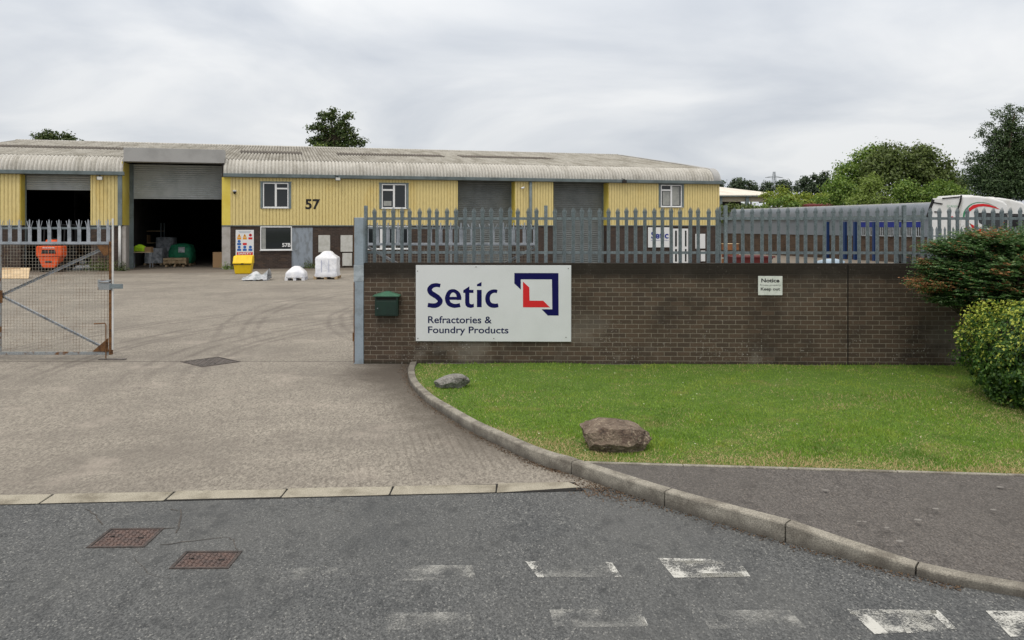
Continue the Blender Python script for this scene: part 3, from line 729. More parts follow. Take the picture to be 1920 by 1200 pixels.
# letter box
lbx = thing('letter_box', 'dark green wall mounted letter box with pale green pitched lid beside the gate post', 'letter box', WF.w(WF.u(727), -.001, WF.z(727,591)), WF.a)
hw, hh_ = .185, .31
bd = MB(); bd.prism_xz([(-hw,0),(hw,0),(hw,hh_+.03),(-hw,hh_+.03)], -.13, 0); bd.build('body', m_green, lbx, bevel=.006)
MB().box(-hw+.022,hw-.022,-.137,-.1305,.018,.235).build('door', m_green, lbx, bevel=.004)
MB().box(-hw+.025,hw-.025,-.133,-.1305,.262,.30).build('slot', m_gap, lbx)
MB().tube([(-hw+.045,-.146,.125),(-hw+.045,-.137,.125)],.008,10).build('lock', m_galv_l, lbx)
rf = MB(); e_ = .215
A = [(-e_,-.165,.315),(e_,-.165,.315),(e_,.0,.315),(-e_,.0,.315)]; B_ = [(-e_,-.165,.328),(e_,-.165,.328),(e_,.0,.34),(-e_,.0,.34)]
rf.hexa(A,B_); rf.add([B_[0],B_[1],B_[2],B_[3],(-.02,-.03,.395),(.02,-.03,.395),(.02,0,.395),(-.02,0,.395)], [(0,1,5,4),(1,2,6,5),(3,0,4,7),(4,5,6,7),(2,3,7,6)])
rf.build('lid', m_green_l, lbx, bevel=.003)

# main sign
sg = thing('company_sign', 'large white board reading Setic in navy with red and navy square logo', 'sign', WF.w(WF.u(925.0), -.03, WF.z(925,568.5)), WF.a)
K = .001357*1540/1540
Kx = (WF.u(1070.5)-WF.u(779.8))/1857.; Kz = (WF.z(925,497)-WF.z(925,639.5))/913.
cv = lambda p: ((p[0]-933)*Kx, (502-p[1])*Kz)
tl, br_ = cv((5,45)), cv((1862,958))
MB().box(tl[0],br_[0],0,.028,br_[1],tl[1]).build('panel', m_sign, sg, bevel=.002)
let = MB(); yy = -.0015
stroke(let, [(299,291),(262,284),(235,285),(200,297),(174,325),(172,352),(192,382),(232,407),(270,434),(298,470),(288,502),(260,524),(225,531),(190,529),(149,524)], 52, yy, cv, ws=[44,48,56,60,60,58,56,50])
stroke(let, [(524,462),(520,410),(498,372),(455,352),(408,372),(382,440),(402,505),(455,531),(500,531),(537,523)], 50, yy, cv, ws=[54,54,44,40,50,54,54,50,46,50])
let2 = MB()
def pl(mb, P, y): q = [cv(p) for p in P]; mb.add([(a,y,b) for a,b in q], [tuple(range(len(q)))])
pl(let2, [(402,425),(520,425),(552,425),(551,460),(402,460)], yy-.0004)
pl(let, [(575,345),(648,297),(648,340),(697,340),(697,377),(648,377),(648,490),(655,508),(675,513),(700,506),(702,548),(665,557),(625,550),(602,525),(597,495),(597,377),(575,377)], yy)
pl(let, [(738,340),(795,340),(795,548),(738,548)], yy); pl(let, [(738,275),(793,245),(793,297),(738,297)], yy)
stroke(let, [(981,360),(945,354),(905,366),(876,397),(865,442),(874,490),(905,521),(950,530),(993,524)], 52, yy, cv, ws=[38,44,54,56,54,44])
let.v += []; n0 = len(let.v); let.v += let2.v; let.f += [tuple(i+n0 for i in f) for f in let2.f]
let.build('lettering', m_navy, sg)
lg = MB(); pl(lg, [(1185,137),(1710,137),(1713,645),(1583,645),(1510,570),(1637,570),(1633,213),(1262,213),(1262,335),(1185,263)], yy); lg.build('logo', m_navy, sg)['label'] = 'navy open square of the logo'
lg = MB(); pl(lg, [(1288,240),(1363,310),(1367,468),(1530,468),(1610,548),(1288,548)], yy); lg.build('logo', m_red, sg)['label'] = 'red corner of the logo'
m_navy2 = M('navy_small_print', (.006,.012,.065), rough=.6, grain=0, spec=.15)
text_mesh('Refractories &', m_navy2, sg, cv((152,0))[0], cv((915,0))[0], cv((0,740))[1], 85*Kz, yy, bold=.014)
text_mesh('Foundry Products', m_navy2, sg, cv((152,0))[0], cv((1115,0))[0], cv((0,860))[1], 82*Kz, yy, bold=.014)
for P in [(15,117),(727,65),(1835,82),(20,925),(940,922),(1807,905)]:
    q = cv(P); MB().tube([(q[0]+(.014 if P[0]<30 else -.01 if P[0]>1800 else 0),0,q[1]),(q[0]+(.014 if P[0]<30 else -.01 if P[0]>1800 else 0),-.006,q[1])], .008, 10).build('screw', m_iron2, sg)
# notice
ns = thing('notice_sign', 'small white plate on the brick wall reading Notice Private property Keep out', 'sign', WF.w(WF.u(1444), -.012, WF.z(1444,535.5)), WF.a)
sw = (WF.u(1467)-WF.u(1421.5))/2; sh = .153
MB().box(-sw,sw,0,.010,-sh,sh).build('panel', m_notice, ns, bevel=.002)
q = 2*sw/915.
text_mesh('Notice', m_black, ns, -sw+115*q, -sw+800*q, sh-(500-260)*q*.98, 145*q, -.0012, bold=.03)
text_mesh('Private property', m_black, ns, -sw+70*q, -sw+850*q, sh-(635-260)*q*.98, 58*q, -.0012, bold=.0)
text_mesh('Keep out', m_black, ns, -sw+95*q, -sw+825*q, sh-(815-260)*q*.98, 115*q, -.0012, bold=.022)

# ---------------------------------------------------------------- gates
def gate(t, x0, x1, zb=.075, zm=1.962, zt_=2.36, npale=12, mid=None, seed=1, braces='x'):
    r = random.Random(seed); mid = (x0+x1)/2 if mid is None else mid
    for xx in (x0, x1): MB().box(xx-.025,xx+.025,-.025,.025,zb,zm+.02).build('stile', m_rustgalv if xx != x1 else m_rust, t, bevel=.004)
    MB().box(mid-.022,mid+.022,-.02,.02,zb+.05,zm-.02).build('stile', m_rustgalv, t, bevel=.004)
    MB().box(x0+.025,x1-.025,-.022,.022,zb,zb+.05).build('bottom_rail', m_rustgalv, t, bevel=.004)
    MB().box(x0+.025,x1-.025,-.02,.02,zm-.03,zm+.015).build('middle_rail', m_galv_l, t, bevel=.004)
    MB().box(x0,x1,.006,.03,2.19,2.225).build('upper_rail', m_galv, t)
    zc_ = (zb+zm)/2+.05
    for (a, b) in (((mid,zc_),(x1-.03,zm-.05)),((mid,zc_),(x1-.03,zb+.06)),((mid,zc_),(x0+.03,zm-.05)),((mid,zc_),(x0+.03,zb+.06))):
        MB().bar((a[0],.028,a[1]),(b[0],.028,b[1]),.045,.012).bar((a[0],.012,a[1]+.02),(b[0],.012,b[1]+.02),.006,.03).build('brace', m_galv_l, t)
    ms = MB(); n = int((x1-x0)/.052)
    for i in range(1, n):
        x = x0+(x1-x0)*i/n + r.uniform(-.003,.003); ms.box(x-.0018,x+.0018,-.010,-.0065,zb+.04,zm-.02)
    n = int((zm-zb)/.052)
    for i in range(1, n):
        z = zb+(zm-zb)*i/n + r.uniform(-.003,.003); ms.box(x0+.02,x1-.02,-.0065,-.003,z-.0018,z+.0018)
    ms.build('mesh_panel', m_mesh, t)
    for i in range(npale):
        x = x0+.04+(x1-x0-.08)*i/(npale-1) + r.uniform(-.006,.006); w = .032
        p = MB()
        zz = zt_-.13
        p.rows([[(x-w,-.004,zm),(x-.01,-.014,zm),(x+.01,-.014,zm),(x+w,-.004,zm)],[(x-w,-.004,zz),(x-.01,-.014,zz),(x+.01,-.014,zz),(x+w,-.004,zz)]])
        p.rows([[(x-w,-.001,zm),(x-.01,-.011,zm),(x+.01,-.011,zm),(x+w,-.001,zm)],[(x-w,-.001,zz),(x-.01,-.011,zz),(x+.01,-.011,zz),(x+w,-.001,zz)]])
        p.add([(x-.016,-.012,zz-.01),(x+.014,-.012,zz-.01),(x+.012,-.012,zt_-.02),(x,-.012,zt_),(x-.011,-.012,zt_-.02)], [(0,1,2,3,4)])
        for sx in (-1, 1):
            l = r.uniform(.04,.085)
            p.bar((x+sx*.02,-.006,zz-.02),(x+sx*(.02+l*.75),-.05*sx,zz+.10),.010,.003,(0.3,1,0))
        p.tube([(x,-.014,2.2),(x,-.022,2.2)],.007,6)
        p.build('pale', m_galv_l, t)
gl_ = thing('yard_gate', 'rusty mesh and palisade gate leaf standing closed across the left of the entrance', 'gate', (0,13.85,0))
X1 = (208-960)*13.85/1540; XM = (0-960)*13.85/1540; X0 = 2*XM - X1
gate(gl_, X0, X1, npale=23, seed=4)
MB().box(X1+.028,X1+.05,-.03,.0,.16,2.37).build('edge_strip', m_whitem, gl_)
MB().prism_xz([(X1-.30,.13),(X1-.03,.13),(X1-.03,.36)], -.034,-.026).build('gusset_plate', m_rust, gl_)
MB().prism_xz([(X1-.22,1.92),(X1-.03,1.92),(X1-.03,1.76),(X1-.10,1.74),(X1-.17,1.83)], -.034,-.026).build('gusset_plate', m_rust, gl_)
MB().box(XM-.03,XM+.06,-.034,-.026,.95,1.16).build('gusset_plate', m_rust, gl_)
la = MB().box(X1-.2,X1-.17,-.05,-.02,1.17,1.34).box(X1-.17,X1+.02,-.05,-.03,1.17,1.21).box(X1-.17,X1+.02,-.05,-.03,1.21,1.29).box(X1-.17,X1+.02,-.05,-.03,1.31,1.34); la.build('latch_box', m_rustgalv, gl_, bevel=.003)
MB().box(X1+.0,X1+.23,-.060,-.052,1.19,1.27).build('latch_plate', m_galv, gl_, bevel=.004)
MB().tube([(X1-.16,-.062,1.31),(X1+.0,-.062,1.31)],.012,8).build('latch_bolt', m_galv_l, gl_)
MB().tube([(X1-.26,-.05,.60),(X1-.075,-.05,.61),(X1-.06,-.05,.58),(X1-.06,-.05,.02)],.010,8).build('drop_bolt', m_rust, gl_)
MB().box(X1-.16,X1+.28,-.12,-.02,.003,.016).build('floor_plate', m_iron2, gl_, bevel=.003)
gr_ = thing('yard_gate', 'grey palisade gate leaf standing open behind the fence at the wall end', 'gate', (0,14.45,0))
s14 = 14.45/1540
gate(gr_, (684-960)*s14, (1007-960)*s14, zb=.08, zm=1.93, zt_=2.31, npale=17, seed=9)

# ---------------------------------------------------------------- industrial units
BF = Frame(-14.56, 42.3, 15.45)
unit = thing('industrial_unit', 'long low unit with yellow cladding over brown brick, curved ribbed eaves and roller shutters', 'building', BF.w(0,0,0), BF.a)
U = BF.u; Z = BF.z
UL, UR = U(-160), U(1349)
ZB, ZG, ZE = 2.27, 4.74, 4.93                    # cladding foot, gutter foot, gutter top
RIDGE_V, ROOF_T = 15.0, .142
def cells(u0, u1, z0, z1, holes):
    us = sorted({u0,u1,*[min(max(h[0],u0),u1) for h in holes],*[min(max(h[1],u0),u1) for h in holes]})
    zs = sorted({z0,z1,*[min(max(h[2],z0),z1) for h in holes],*[min(max(h[3],z0),z1) for h in holes]})
    for i in range(len(us)-1):
        for j in range(len(zs)-1):
            a, b, c, d = us[i], us[i+1], zs[j], zs[j+1]; mu, mz = (a+b)/2, (c+d)/2
            if b-a < 1e-4 or d-c < 1e-4: continue
            if any(h[0]<mu<h[1] and h[2]<mz<h[3] for h in holes): continue
            yield a, b, c, d
def slab(mb, u0, u1, z0, z1, v0, v1, holes=()):
    for a, b, c, d in cells(u0,u1,z0,z1,holes):
        mb.quad((a,v0,c),(b,v0,c),(b,v0,d),(a,v0,d)); mb.quad((b,v1,c),(a,v1,c),(a,v1,d),(b,v1,d))
    for h in list(holes) + [(u0,u1,z0,z1)]:
        a, b, c, d = h
        mb.quad((a,v0,c),(a,v1,c),(a,v1,d),(a,v0,d)); mb.quad((b,v0,c),(b,v1,c),(b,v1,d),(b,v0,d))
        mb.quad((a,v0,c),(b,v0,c),(b,v1,c),(a,v1,c)); mb.quad((a,v0,d),(b,v0,d),(b,v1,d),(a,v1,d))
PER = .168
def ribs(mb, u0, u1, z0, z1, v, holes=()):
    for a, b, c, d in cells(u0,u1,z0,z1,holes):
        pts = [(a,None)]; k0 = math.floor(a/PER)
        br__ = []
        for k_ in range(int(k0), int(b/PER)+2):
            for off, dp in ((0,0),(.122,0),(.132,.022),(.150,.022),(.160,0)):
                br__.append((k_*PER+off, dp))
        f = lambda x: float(np.interp(x, [q[0] for q in br__], [q[1] for q in br__]))
        xs_ = [a] + [q[0] for q in br__ if a < q[0] < b] + [b]
        mb.rows([[(x, v+f(x), c) for x in xs_], [(x, v+f(x), d) for x in xs_]])
# cladding + windows
W1 = (U(488),U(546),Z(517,391),Z(517,342)); W2 = (U(711),U(766),Z(738,392),Z(738,344.5)); W3 = (U(1235),U(1282),Z(1258,389),Z(1258,346))
panels = [(UL,U(38),()), (U(170),U(229),()), (U(432),U(858),(W1,W2)), (U(966),U(1037),()), (U(1141),UR,(W3,))]
for a, b, h in panels:
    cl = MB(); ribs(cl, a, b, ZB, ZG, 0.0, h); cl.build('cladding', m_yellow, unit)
# flashings / reveals
for bb in [(U(416),U(432),-.01,.10,ZB,ZG),(U(229)-.02,U(229)+.012,.0,2.0,ZB,5.45),(U(38)-.02,U(38)+.01,.02,.82,ZB,ZG),(U(170)-.01,U(170)+.02,.02,.82,ZB,ZG)] + [(U(x)-.015,U(x)+.015,.012,.82,ZB,ZG) for x in (858,966,1037,1141)]:
    MB().box(*bb).build('flashing', m_yellow2, unit)
for a, b in [(q[0],q[1]) for q in panels] + [(U(416),U(432)-.002)]: MB().box(a,b,-.02,.05,ZB-.05,ZB-.004).build('drip_flashing', m_steel, unit)
# brickwork
WG = (U(488),U(547.5),Z(517,469),ZB-.06); DG = (U(548),U(585),0.0,Z(566,427)); WG2 = (U(688),U(768),Z(728,467),ZB-.06)
DR3 = (U(1262),U(1291),.0,Z(1276,428))
for a, b, h in ((UL,U(38),()),(U(170),U(229),()),(U(432),U(858),(WG,DG,WG2)),(U(966),U(1037),()),(U(1141),UR-.05,(DR3,))):
    bk = MB(); slab(bk, a, b, -.2, ZB, .035, .25, h); bk.build('brickwork', m_brick2, unit)
for x in (38,170,858,966,1037,1141):
    s = .03 if x in (38,858,1037) else -.03
    MB().box(U(x)-.10+s*-3,U(x)+.0+(.1 if s<0 else 0),.26,.85,-.2,ZB).build('door_reveal', m_brick2, unit)
# concrete pillars by the tall door
MB().box(U(229)-.01,U(229)+.16,.01,.30,-.1,ZB-.06).build('pillar', m_conc_p, unit, bevel=.01); MB().box(U(229)-.02,U(229)+.006,.3,2.0,-.1,ZB).build('pillar', m_conc_p, unit, bevel=.002)
MB().box(U(416),U(432),.01,.35,-.1,ZB-.06).build('pillar', m_conc_p, unit, bevel=.01)
# eaves + roof
def corr(u, per=.182): return .042*math.cos(2*math.pi*u/per)
def prof():
    P = []
    for i in range(11):
        a = math.pi/2*i/10; P.append((-.13+1.08*(1-math.cos(a)), ZE+.80*math.sin(a)))
    return P
PR = prof()
def normal(P, i):
    a = Vector(P[max(i-1,0)]); b = Vector(P[min(i+1,len(P)-1)]); d = (b-a).normalized(); return Vector((-d.y, d.x))
def csheet(mb, u0, u1, P, lift=0, amp=1):
    n = max(2, int((u1-u0)/.182*6)); us = [u0+(u1-u0)*i/n for i in range(n+1)]
    nn = [normal(P,i) for i in range(len(P))]
    mb.rows([[(u, p[0]+nn[i].x*(corr(u)*amp+lift), p[1]+nn[i].y*(corr(u)*amp+lift)) for i, p in enumerate(P)] for u in us])
for a, b in ((UL,U(231)),(U(419),UR-.45)):
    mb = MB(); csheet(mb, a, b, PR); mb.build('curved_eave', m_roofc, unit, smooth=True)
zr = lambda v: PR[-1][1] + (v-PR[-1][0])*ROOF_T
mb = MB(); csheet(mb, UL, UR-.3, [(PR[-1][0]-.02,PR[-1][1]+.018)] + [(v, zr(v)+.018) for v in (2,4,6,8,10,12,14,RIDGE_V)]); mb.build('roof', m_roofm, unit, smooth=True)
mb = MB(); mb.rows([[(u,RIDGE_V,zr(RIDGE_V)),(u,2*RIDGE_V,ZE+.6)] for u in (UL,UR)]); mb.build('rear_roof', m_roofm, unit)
for a, b in ((UL,U(225)),(U(436),U(572)),(U(648),U(880)),(U(915),U(1110))):
    a2, b2 = a*(43.5+6)/43.5, b
    mb = MB(); csheet(mb, a, b, [(v, zr(v)+.018) for v in (6.9,8.9)], lift=.03); mb.build('rooflight', m_rlight, unit, smooth=True)
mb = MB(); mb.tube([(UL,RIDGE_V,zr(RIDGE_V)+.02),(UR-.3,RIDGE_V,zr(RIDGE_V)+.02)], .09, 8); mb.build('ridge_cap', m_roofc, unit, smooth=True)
# verge at the right end
vp = [(p[0]-.012,p[1]+.02) for p in PR] + [(v,zr(v)+.05) for v in (4,8,12,RIDGE_V)]
nn = [normal(vp,i)*.03 for i in range(len(vp))]
mb = MB(); mb.rows([[(u,p[0]+n.x,p[1]+n.y) for p,n in zip(vp,nn)] for u in (UR-.47,UR-.30,UR-.1,UR,UR)])
mb.rows([[(UR,p[0]+n.x,p[1]+n.y) for p,n in zip(vp,nn)],[(UR,p[0]+.12,p[1]-.22) for p in vp]])
mb.build('verge', m_steel if False else m_box, unit, smooth=True)
gw = MB(); gw.add([(UR-.03,0.05,0),(UR-.03,2*RIDGE_V,0),(UR-.03,2*RIDGE_V,ZE+.55),(UR-.03,RIDGE_V,zr(RIDGE_V)-.05),(UR-.03,.95,zr(.95)-.05),(UR-.03,.05,ZE)], [(0,1,2,3,4,5)])
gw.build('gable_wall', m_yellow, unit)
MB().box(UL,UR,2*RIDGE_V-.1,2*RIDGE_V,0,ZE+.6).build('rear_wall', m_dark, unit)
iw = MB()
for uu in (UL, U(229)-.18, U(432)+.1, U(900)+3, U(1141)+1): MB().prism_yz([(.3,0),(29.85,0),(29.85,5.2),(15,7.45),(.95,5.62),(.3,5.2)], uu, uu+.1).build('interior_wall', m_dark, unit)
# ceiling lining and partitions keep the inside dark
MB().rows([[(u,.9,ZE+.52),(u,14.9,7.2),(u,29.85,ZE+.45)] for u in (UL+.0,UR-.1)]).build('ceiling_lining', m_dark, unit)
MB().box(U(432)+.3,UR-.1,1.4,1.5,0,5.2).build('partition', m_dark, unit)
# gutter, downpipes
for a, b in ((UL,U(234)),(U(419),UR+.1)):
    MB().prism_yz([(-.26,ZE+.005),(-.235,ZG+.02),(-.03,ZG+.0),(-.03,ZE-.03)], a, b).build('gutter', m_steel, unit, bevel=.008)
for a, b in ((UL,U(229)),(U(432),UR-.05)): MB().box(a,b,-.02,.5,ZG+.002,ZG+.03).build('soffit', m_gap, unit)
MB().box(U(221.5),U(229.5),-.14,-.0,ZB-.02,ZG+.05).build('downpipe', m_steel, unit, bevel=.01)
MB().tube([(U(225),-.07,.05),(U(225),-.07,ZB-.0)],.07,10).build('downpipe', m_whitem, unit, smooth=True)
MB().tube([(U(994),-.09,.05),(U(994),-.09,ZG+.05)],.085,10).build('downpipe', m_steel, unit, smooth=True)
MB().tube([(U(1344),-.07,.05),(U(1344),-.07,ZB-.1)],.05,10).build('downpipe', m_whitem, unit, smooth=True)
# canopy box over the tall door
zb0, zb1 = Z(325,304), Z(325,278.5)
a, b = U(231.5), U(420.5)
MB().prism_yz([(.02,zb0),(.02,zb1),(1.0,zb1),(1.0,zb0)], a, b).build('shutter_housing', m_box, unit, bevel=.006)
sf = MB(); sf.quad((U(229)+.014,.0,ZG+.1),(U(229)+.014,.55,zb0),(U(229)-.12,.55,zb0+.02),(U(229)-.12,-.12,ZG+.1)); sf.build('verge_flashing', m_whitem, unit)
MB().box(U(416)-.0,U(416)+.05,.1,2.1,0,zb0).build('interior_return', m_dark, unit)
# roller shutters
def shutter(u0, u1, z0, z1, v, m_shut=m_shut):
    mb = MB(); n = int((z1-z0)/.0125); P = []
    for i in range(n+1):
        z = z0+(z1-z0)*i/n; ph = ((z-z0)/.11) % 1; P.append((v-.030*math.sin(math.pi*ph)**.7, z))
    mb.rows([[(u,p[0],p[1]) for p in P] for u in (u0,u1)])
    o = mb.build('roller_shutter', m_shut, unit)
    for uu in (u0, u1): MB().box(uu-.05,uu+.05,v-.07,v-.03,0,z1).build('guide_rail', m_steel, o)
    if z0 > .5: MB().box(u0,u1,v-.03,v+.03,z0-.06,z0-.002).build('bottom_bar', m_shut, o)
    return o
v2 = 2.0
shutter(BF.u(249,v2),BF.u(416,v2)+.25,BF.z(330,371,v2),zb0+.0,v2)
MB().box(BF.u(243,v2)-.02,BF.u(248,v2),v2-.1,v2,0,zb0).build('door_frame', m_steel, unit)
shutter(U(38)+.02,U(170)-.02,BF.z(110,354,.8),ZG+.35,.8)
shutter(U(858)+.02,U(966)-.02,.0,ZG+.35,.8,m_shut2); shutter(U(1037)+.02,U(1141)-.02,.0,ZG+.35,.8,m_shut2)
# windows
def window(W, layout, v=-.02, surround=True, blind=None):
    u0,u1,z0,z1 = W
    g = .0
    if surround:
        s = MB(); t = .115
        s.box(u0,u0+t,v-.01,.1,z0,z1); s.box(u1-t,u1,v-.01,.1,z0,z1); s.box(u0+t,u1-t,v-.008,.1,z0,z0+.03); s.box(u0-.02,u1+.02,v-.012,.1,z1-.0,z1+.05)
        s.build('window_surround', m_steel, unit); u0 += t+.02; u1 -= t+.02; z0 += .04; z1 -= .02
    f = MB(); w = .055
    f.box(u0,u1,v,.06,z0,z0+w); f.box(u0,u1,v,.06,z1-w,z1); f.box(u0,u0+w,v,.06,z0+w,z1-w); f.box(u1-w,u1,v,.06,z0+w,z1-w)
    for (a,b,c,d) in layout:    # bars in fractions
        f.box(u0+(u1-u0)*a,u0+(u1-u0)*b,v-.002,.058,z0+(z1-z0)*c,z0+(z1-z0)*d)
    fo = f.build('window', m_white, unit, bevel=.006)
    MB().quad((u0+.03,.03,z0+.03),(u1-.03,.03,z0+.03),(u1-.03,.03,z1-.03),(u0+.03,.03,z1-.03)).build('pane', m_glass, fo)
    MB().box(u0-.03,u1+.03,v-.05,v+.0,z0-.03,z0).build('sill', m_white, fo)
    if blind:
        for (a,b,c,d) in blind: MB().box(u0+(u1-u0)*a,u0+(u1-u0)*b,.024,.028,z0+(z1-z0)*c,z0+(z1-z0)*d).build('blind', m_curtain, fo)
    return fo
window(W1, [(.46,.54,.05,.95),(.54,.95,.74,.80)]); window(W2, [(.46,.54,.05,.95),(.05,.46,.72,.79)], blind=[(.08,.4,.1,.3)])
window(W3, [(.46,.54,.05,.95),(.05,.46,.72,.79)], blind=[(.1,.44,.08,.7),(.56,.9,.08,.92)])
w57 = window(WG, [], surround=False, blind=[(.05,.17,.05,.95)])
window((WG2[0]+.02,WG2[1]-.02,WG2[2],WG2[3]), [(.30,.36,0,1),(.62,.67,0,1)], surround=False)
text_mesh('57B', m_white, w57, U(529), U(545), Z(540,462.5), .19, -.024+.0, bold=.03)
text_mesh('57', m_black, unit, U(572.5), U(600), Z(587,391.5), .52, -.012, bold=.025, name='house_number')
# door and boards
dd = MB(); dd.box(DG[0]+.02,DG[1]-.02,.03,.08,0.02,DG[3]-.04)
for i in range(7): dd.box(DG[0]+.08+i*.12,DG[0]+.09+i*.12,.026,.031,.05,DG[3]-.08)
do = dd.build('door', m_door, unit, bevel=.004); MB().tube([(DG[0]+.12,-.02,1.0),(DG[0]+.24,-.02,1.0)],.014,8).build('handle', m_galv_l, do)
MB().box(DG[0]-.03,DG[0]+.02,.02,.1,0,DG[3]).box(DG[1]-.02,DG[1]+.03,.02,.1,0,DG[3]).box(DG[0]+.02,DG[1]-.02,.021,.1,DG[3]-.04,DG[3]).build('door_frame', m_door, unit)
def boardp(x0,x1,y0,y1,name='meter_cupboard',mat=m_board):
    xm = (x0+x1)/2
    o = MB().box(U(x0),U(x1),-.03,.034,Z(xm,y1),Z(xm,y0)).build(name, mat, unit, bevel=.01); return o
boardp(597,619,441,473); boardp(638.5,661,441,472); boardp(642,660,474.5,498.5); MB().tube([(U(651),-.01,.1),(U(651),-.01,.3)],.02,6).build('vent_pipe', m_white, unit)
# white door and panels at the right end
dd = MB(); a,b = DR3[0],DR3[1]
dd.box(a+.01,b-.01,.03,.09,.02,DR3[3]-.02); o = dd.build('door', m_white, unit)
for s in ((.14,.26),(.5,.56),(.78,.88)):
    MB().box(a+(b-a)*s[0],a+(b-a)*s[1],.022,.029,.1,.85).box(a+(b-a)*s[0],a+(b-a)*s[1],.022,.029,1.0,1.95).build('door_glass', m_glass, o)
boardp(1304,1322,438.5,466,'notice_board',m_white); boardp(1314,1322,470,490,'notice_board',m_white)
# small setic sign on the unit
s2 = thing('company_sign', 'small white Setic board on the brickwork at the right end of the yellow unit', 'sign', BF.w(U(1236.5),-.05,Z(1236,445)), BF.a)
hw = (U(1258)-U(1214.5))/2; hz = (Z(1236,426.5)-Z(1236,464))/2
MB().box(-hw,hw,0,.04,-hz,hz).build('panel', m_white, s2, bevel=.004)
m_navy3 = M('blue_print', (.01,.03,.25), rough=.4, grain=0)
text_mesh('Setic', m_navy3, s2, -hw*.75, hw*.75, -hz*.1, .40, -.004, bold=.03); text_mesh('Refractories & Foundry Products', m_navy3, s2, -hw*.75, hw*.75, -hz*.35, .07, -.004)
# safety sign
ss = thing('safety_sign', 'white site safety board with warning symbols and red SAFETY FIRST band', 'sign', BF.w(U(459),.0,Z(459,457)), BF.a)
hw = (U(476)-U(442))/2; hz = (Z(459,431)-Z(459,483))/2
MB().box(-hw,hw,-.02,.03,-hz,hz).build('panel', m_white, ss)
y_ = -.023
def fx(t): return -hw+2*hw*t
def fz(t): return hz-2*hz*t
def tri(mb,c,z,r): mb.add([(c-r,y_,z-r*.9),(c+r,y_,z-r*.9),(c,y_,z+r)],[(0,1,2)])
def disc(mb,c,z,r,n=14): mb.add([(c+r*math.cos(2*math.pi*i/n),y_,z+r*math.sin(2*math.pi*i/n)) for i in range(n)],[tuple(range(n))])
def rect(mb,a,b,c,d,y=y_): mb.quad((a,y,c),(b,y,c),(b,y,d),(a,y,d))
cols3 = (.19,.5,.81); o_ = MB(); b_l = MB(); r_d = MB(); k_b = MB(); g_t = MB()
for i in (0,1): tri(o_, fx(cols3[i]), fz(.20), hw*.2); rect(o_, fx(cols3[i])-hw*.22, fx(cols3[i])+hw*.22, fz(.345), fz(.27)); rect(k_b, fx(cols3[i])-.015, fx(cols3[i])+.015, fz(.215), fz(.18), y_-.001)
disc(r_d, fx(cols3[2]), fz(.19), hw*.17); rect(r_d, fx(cols3[2])-hw*.22, fx(cols3[2])+hw*.22, fz(.345), fz(.27)); rect(k_b, fx(cols3[2])-.02, fx(cols3[2])+.02, fz(.22), fz(.16), y_-.001)
for rr, cc in ((.41,(0,)),(.62,(0,1,2))):
    for i in cc: disc(b_l, fx(cols3[i]), fz(rr), hw*.17)
for i, m_ in ((0,b_l),(1,r_d)): rect(m_, fx(cols3[i])-hw*.22, fx(cols3[i])+hw*.22, fz(.55), fz(.47))
for i in (0,1,2): rect(b_l, fx(cols3[i])-hw*.22, fx(cols3[i])+hw*.22, fz(.76), fz(.68))
rect(r_d, fx(.06), fx(.94), fz(.985), fz(.80)); rect(g_t, fx(.15), fx(.85), fz(.07), fz(.055)); rect(g_t, fx(.2), fx(.8), fz(.11), fz(.095))
o_.build('symbol', m_orangeT, ss); b_l.build('symbol', m_blueT, ss); r_d.build('symbol', m_red, ss); k_b.build('symbol', m_black, ss); g_t.build('small_print', m_greyT, ss)
text_mesh('SAFETY', m_white, ss, fx(.12), fx(.88), fz(.885), .10, y_-.002, bold=.03); text_mesh('FIRST', m_white, ss, fx(.22), fx(.78), fz(.975), .10, y_-.002, bold=.03)

def floodlight(x, y, label, tilt=0, dark=False):
    t = thing('floodlight', label, 'floodlight', BF.w(U(x),-.28,Z(x,y)), BF.a)
    MB().box(-.13,.13,-.07,.02,-.09,.09).build('housing', m_galv if not dark else m_black, t, bevel=.015)
    MB().box(-.105,.105,-.075,-.071,-.07,.06).build('lens', m_lamp if not dark else m_dark, t)
    MB().box(-.02,.02,-.0,.06,.05,.16).tube([(-.02,.03,.14),(-.16,.0,.17)],.02,6).build('bracket', m_black, t)
floodlight(189.5,335,'small floodlight under the gutter between the left doorway and the tall door')
floodlight(633,336,'small floodlight on the gutter above and right of the number 57')
floodlight(1167,341,'dark floodlight on the gutter above the right hand roller shutter', dark=True)
def dome(x,y,label,black):
    t = thing('security_camera', label, 'security camera', BF.w(U(x),-.0,Z(x,y)), BF.a)
    if black:
        MB().box(-.09,.09,-.1,.0,.0,.1).build('bracket', m_whitem, t, bevel=.01)
        mb = MB(); mb.tube([(0,-.08,.02),(0,-.08,-.05),(0,-.08,-.11)], .09, 12, .03); mb.build('dome', m_black, t, smooth=True)
    else:
        MB().tube([(0.02,0,.06),(.02,-.12,.06)],.03,8).build('bracket', m_whitem, t)
        MB().tube([(.05,-.1,.05),(-.12,-.22,-.01)],.055,12).build('body', m_white, t, smooth=True)
dome(440,360,'black dome security camera on the yellow cladding by the tall door',True); dome(980,353,'white bullet security camera on cladding between the two roller shutters',False)

# ---------------------------------------------------------------- yard objects
def onyard(x, y): return G(x, y)                         # point of the flat yard seen at a photo pixel
def yt(name, label, cat, xc, yb, rz=0.0, z=0, group=None):
    p = onyard(xc, yb); return thing(name, label, cat, (p[0], p[1], z), rz, group), p[1]/F_PX
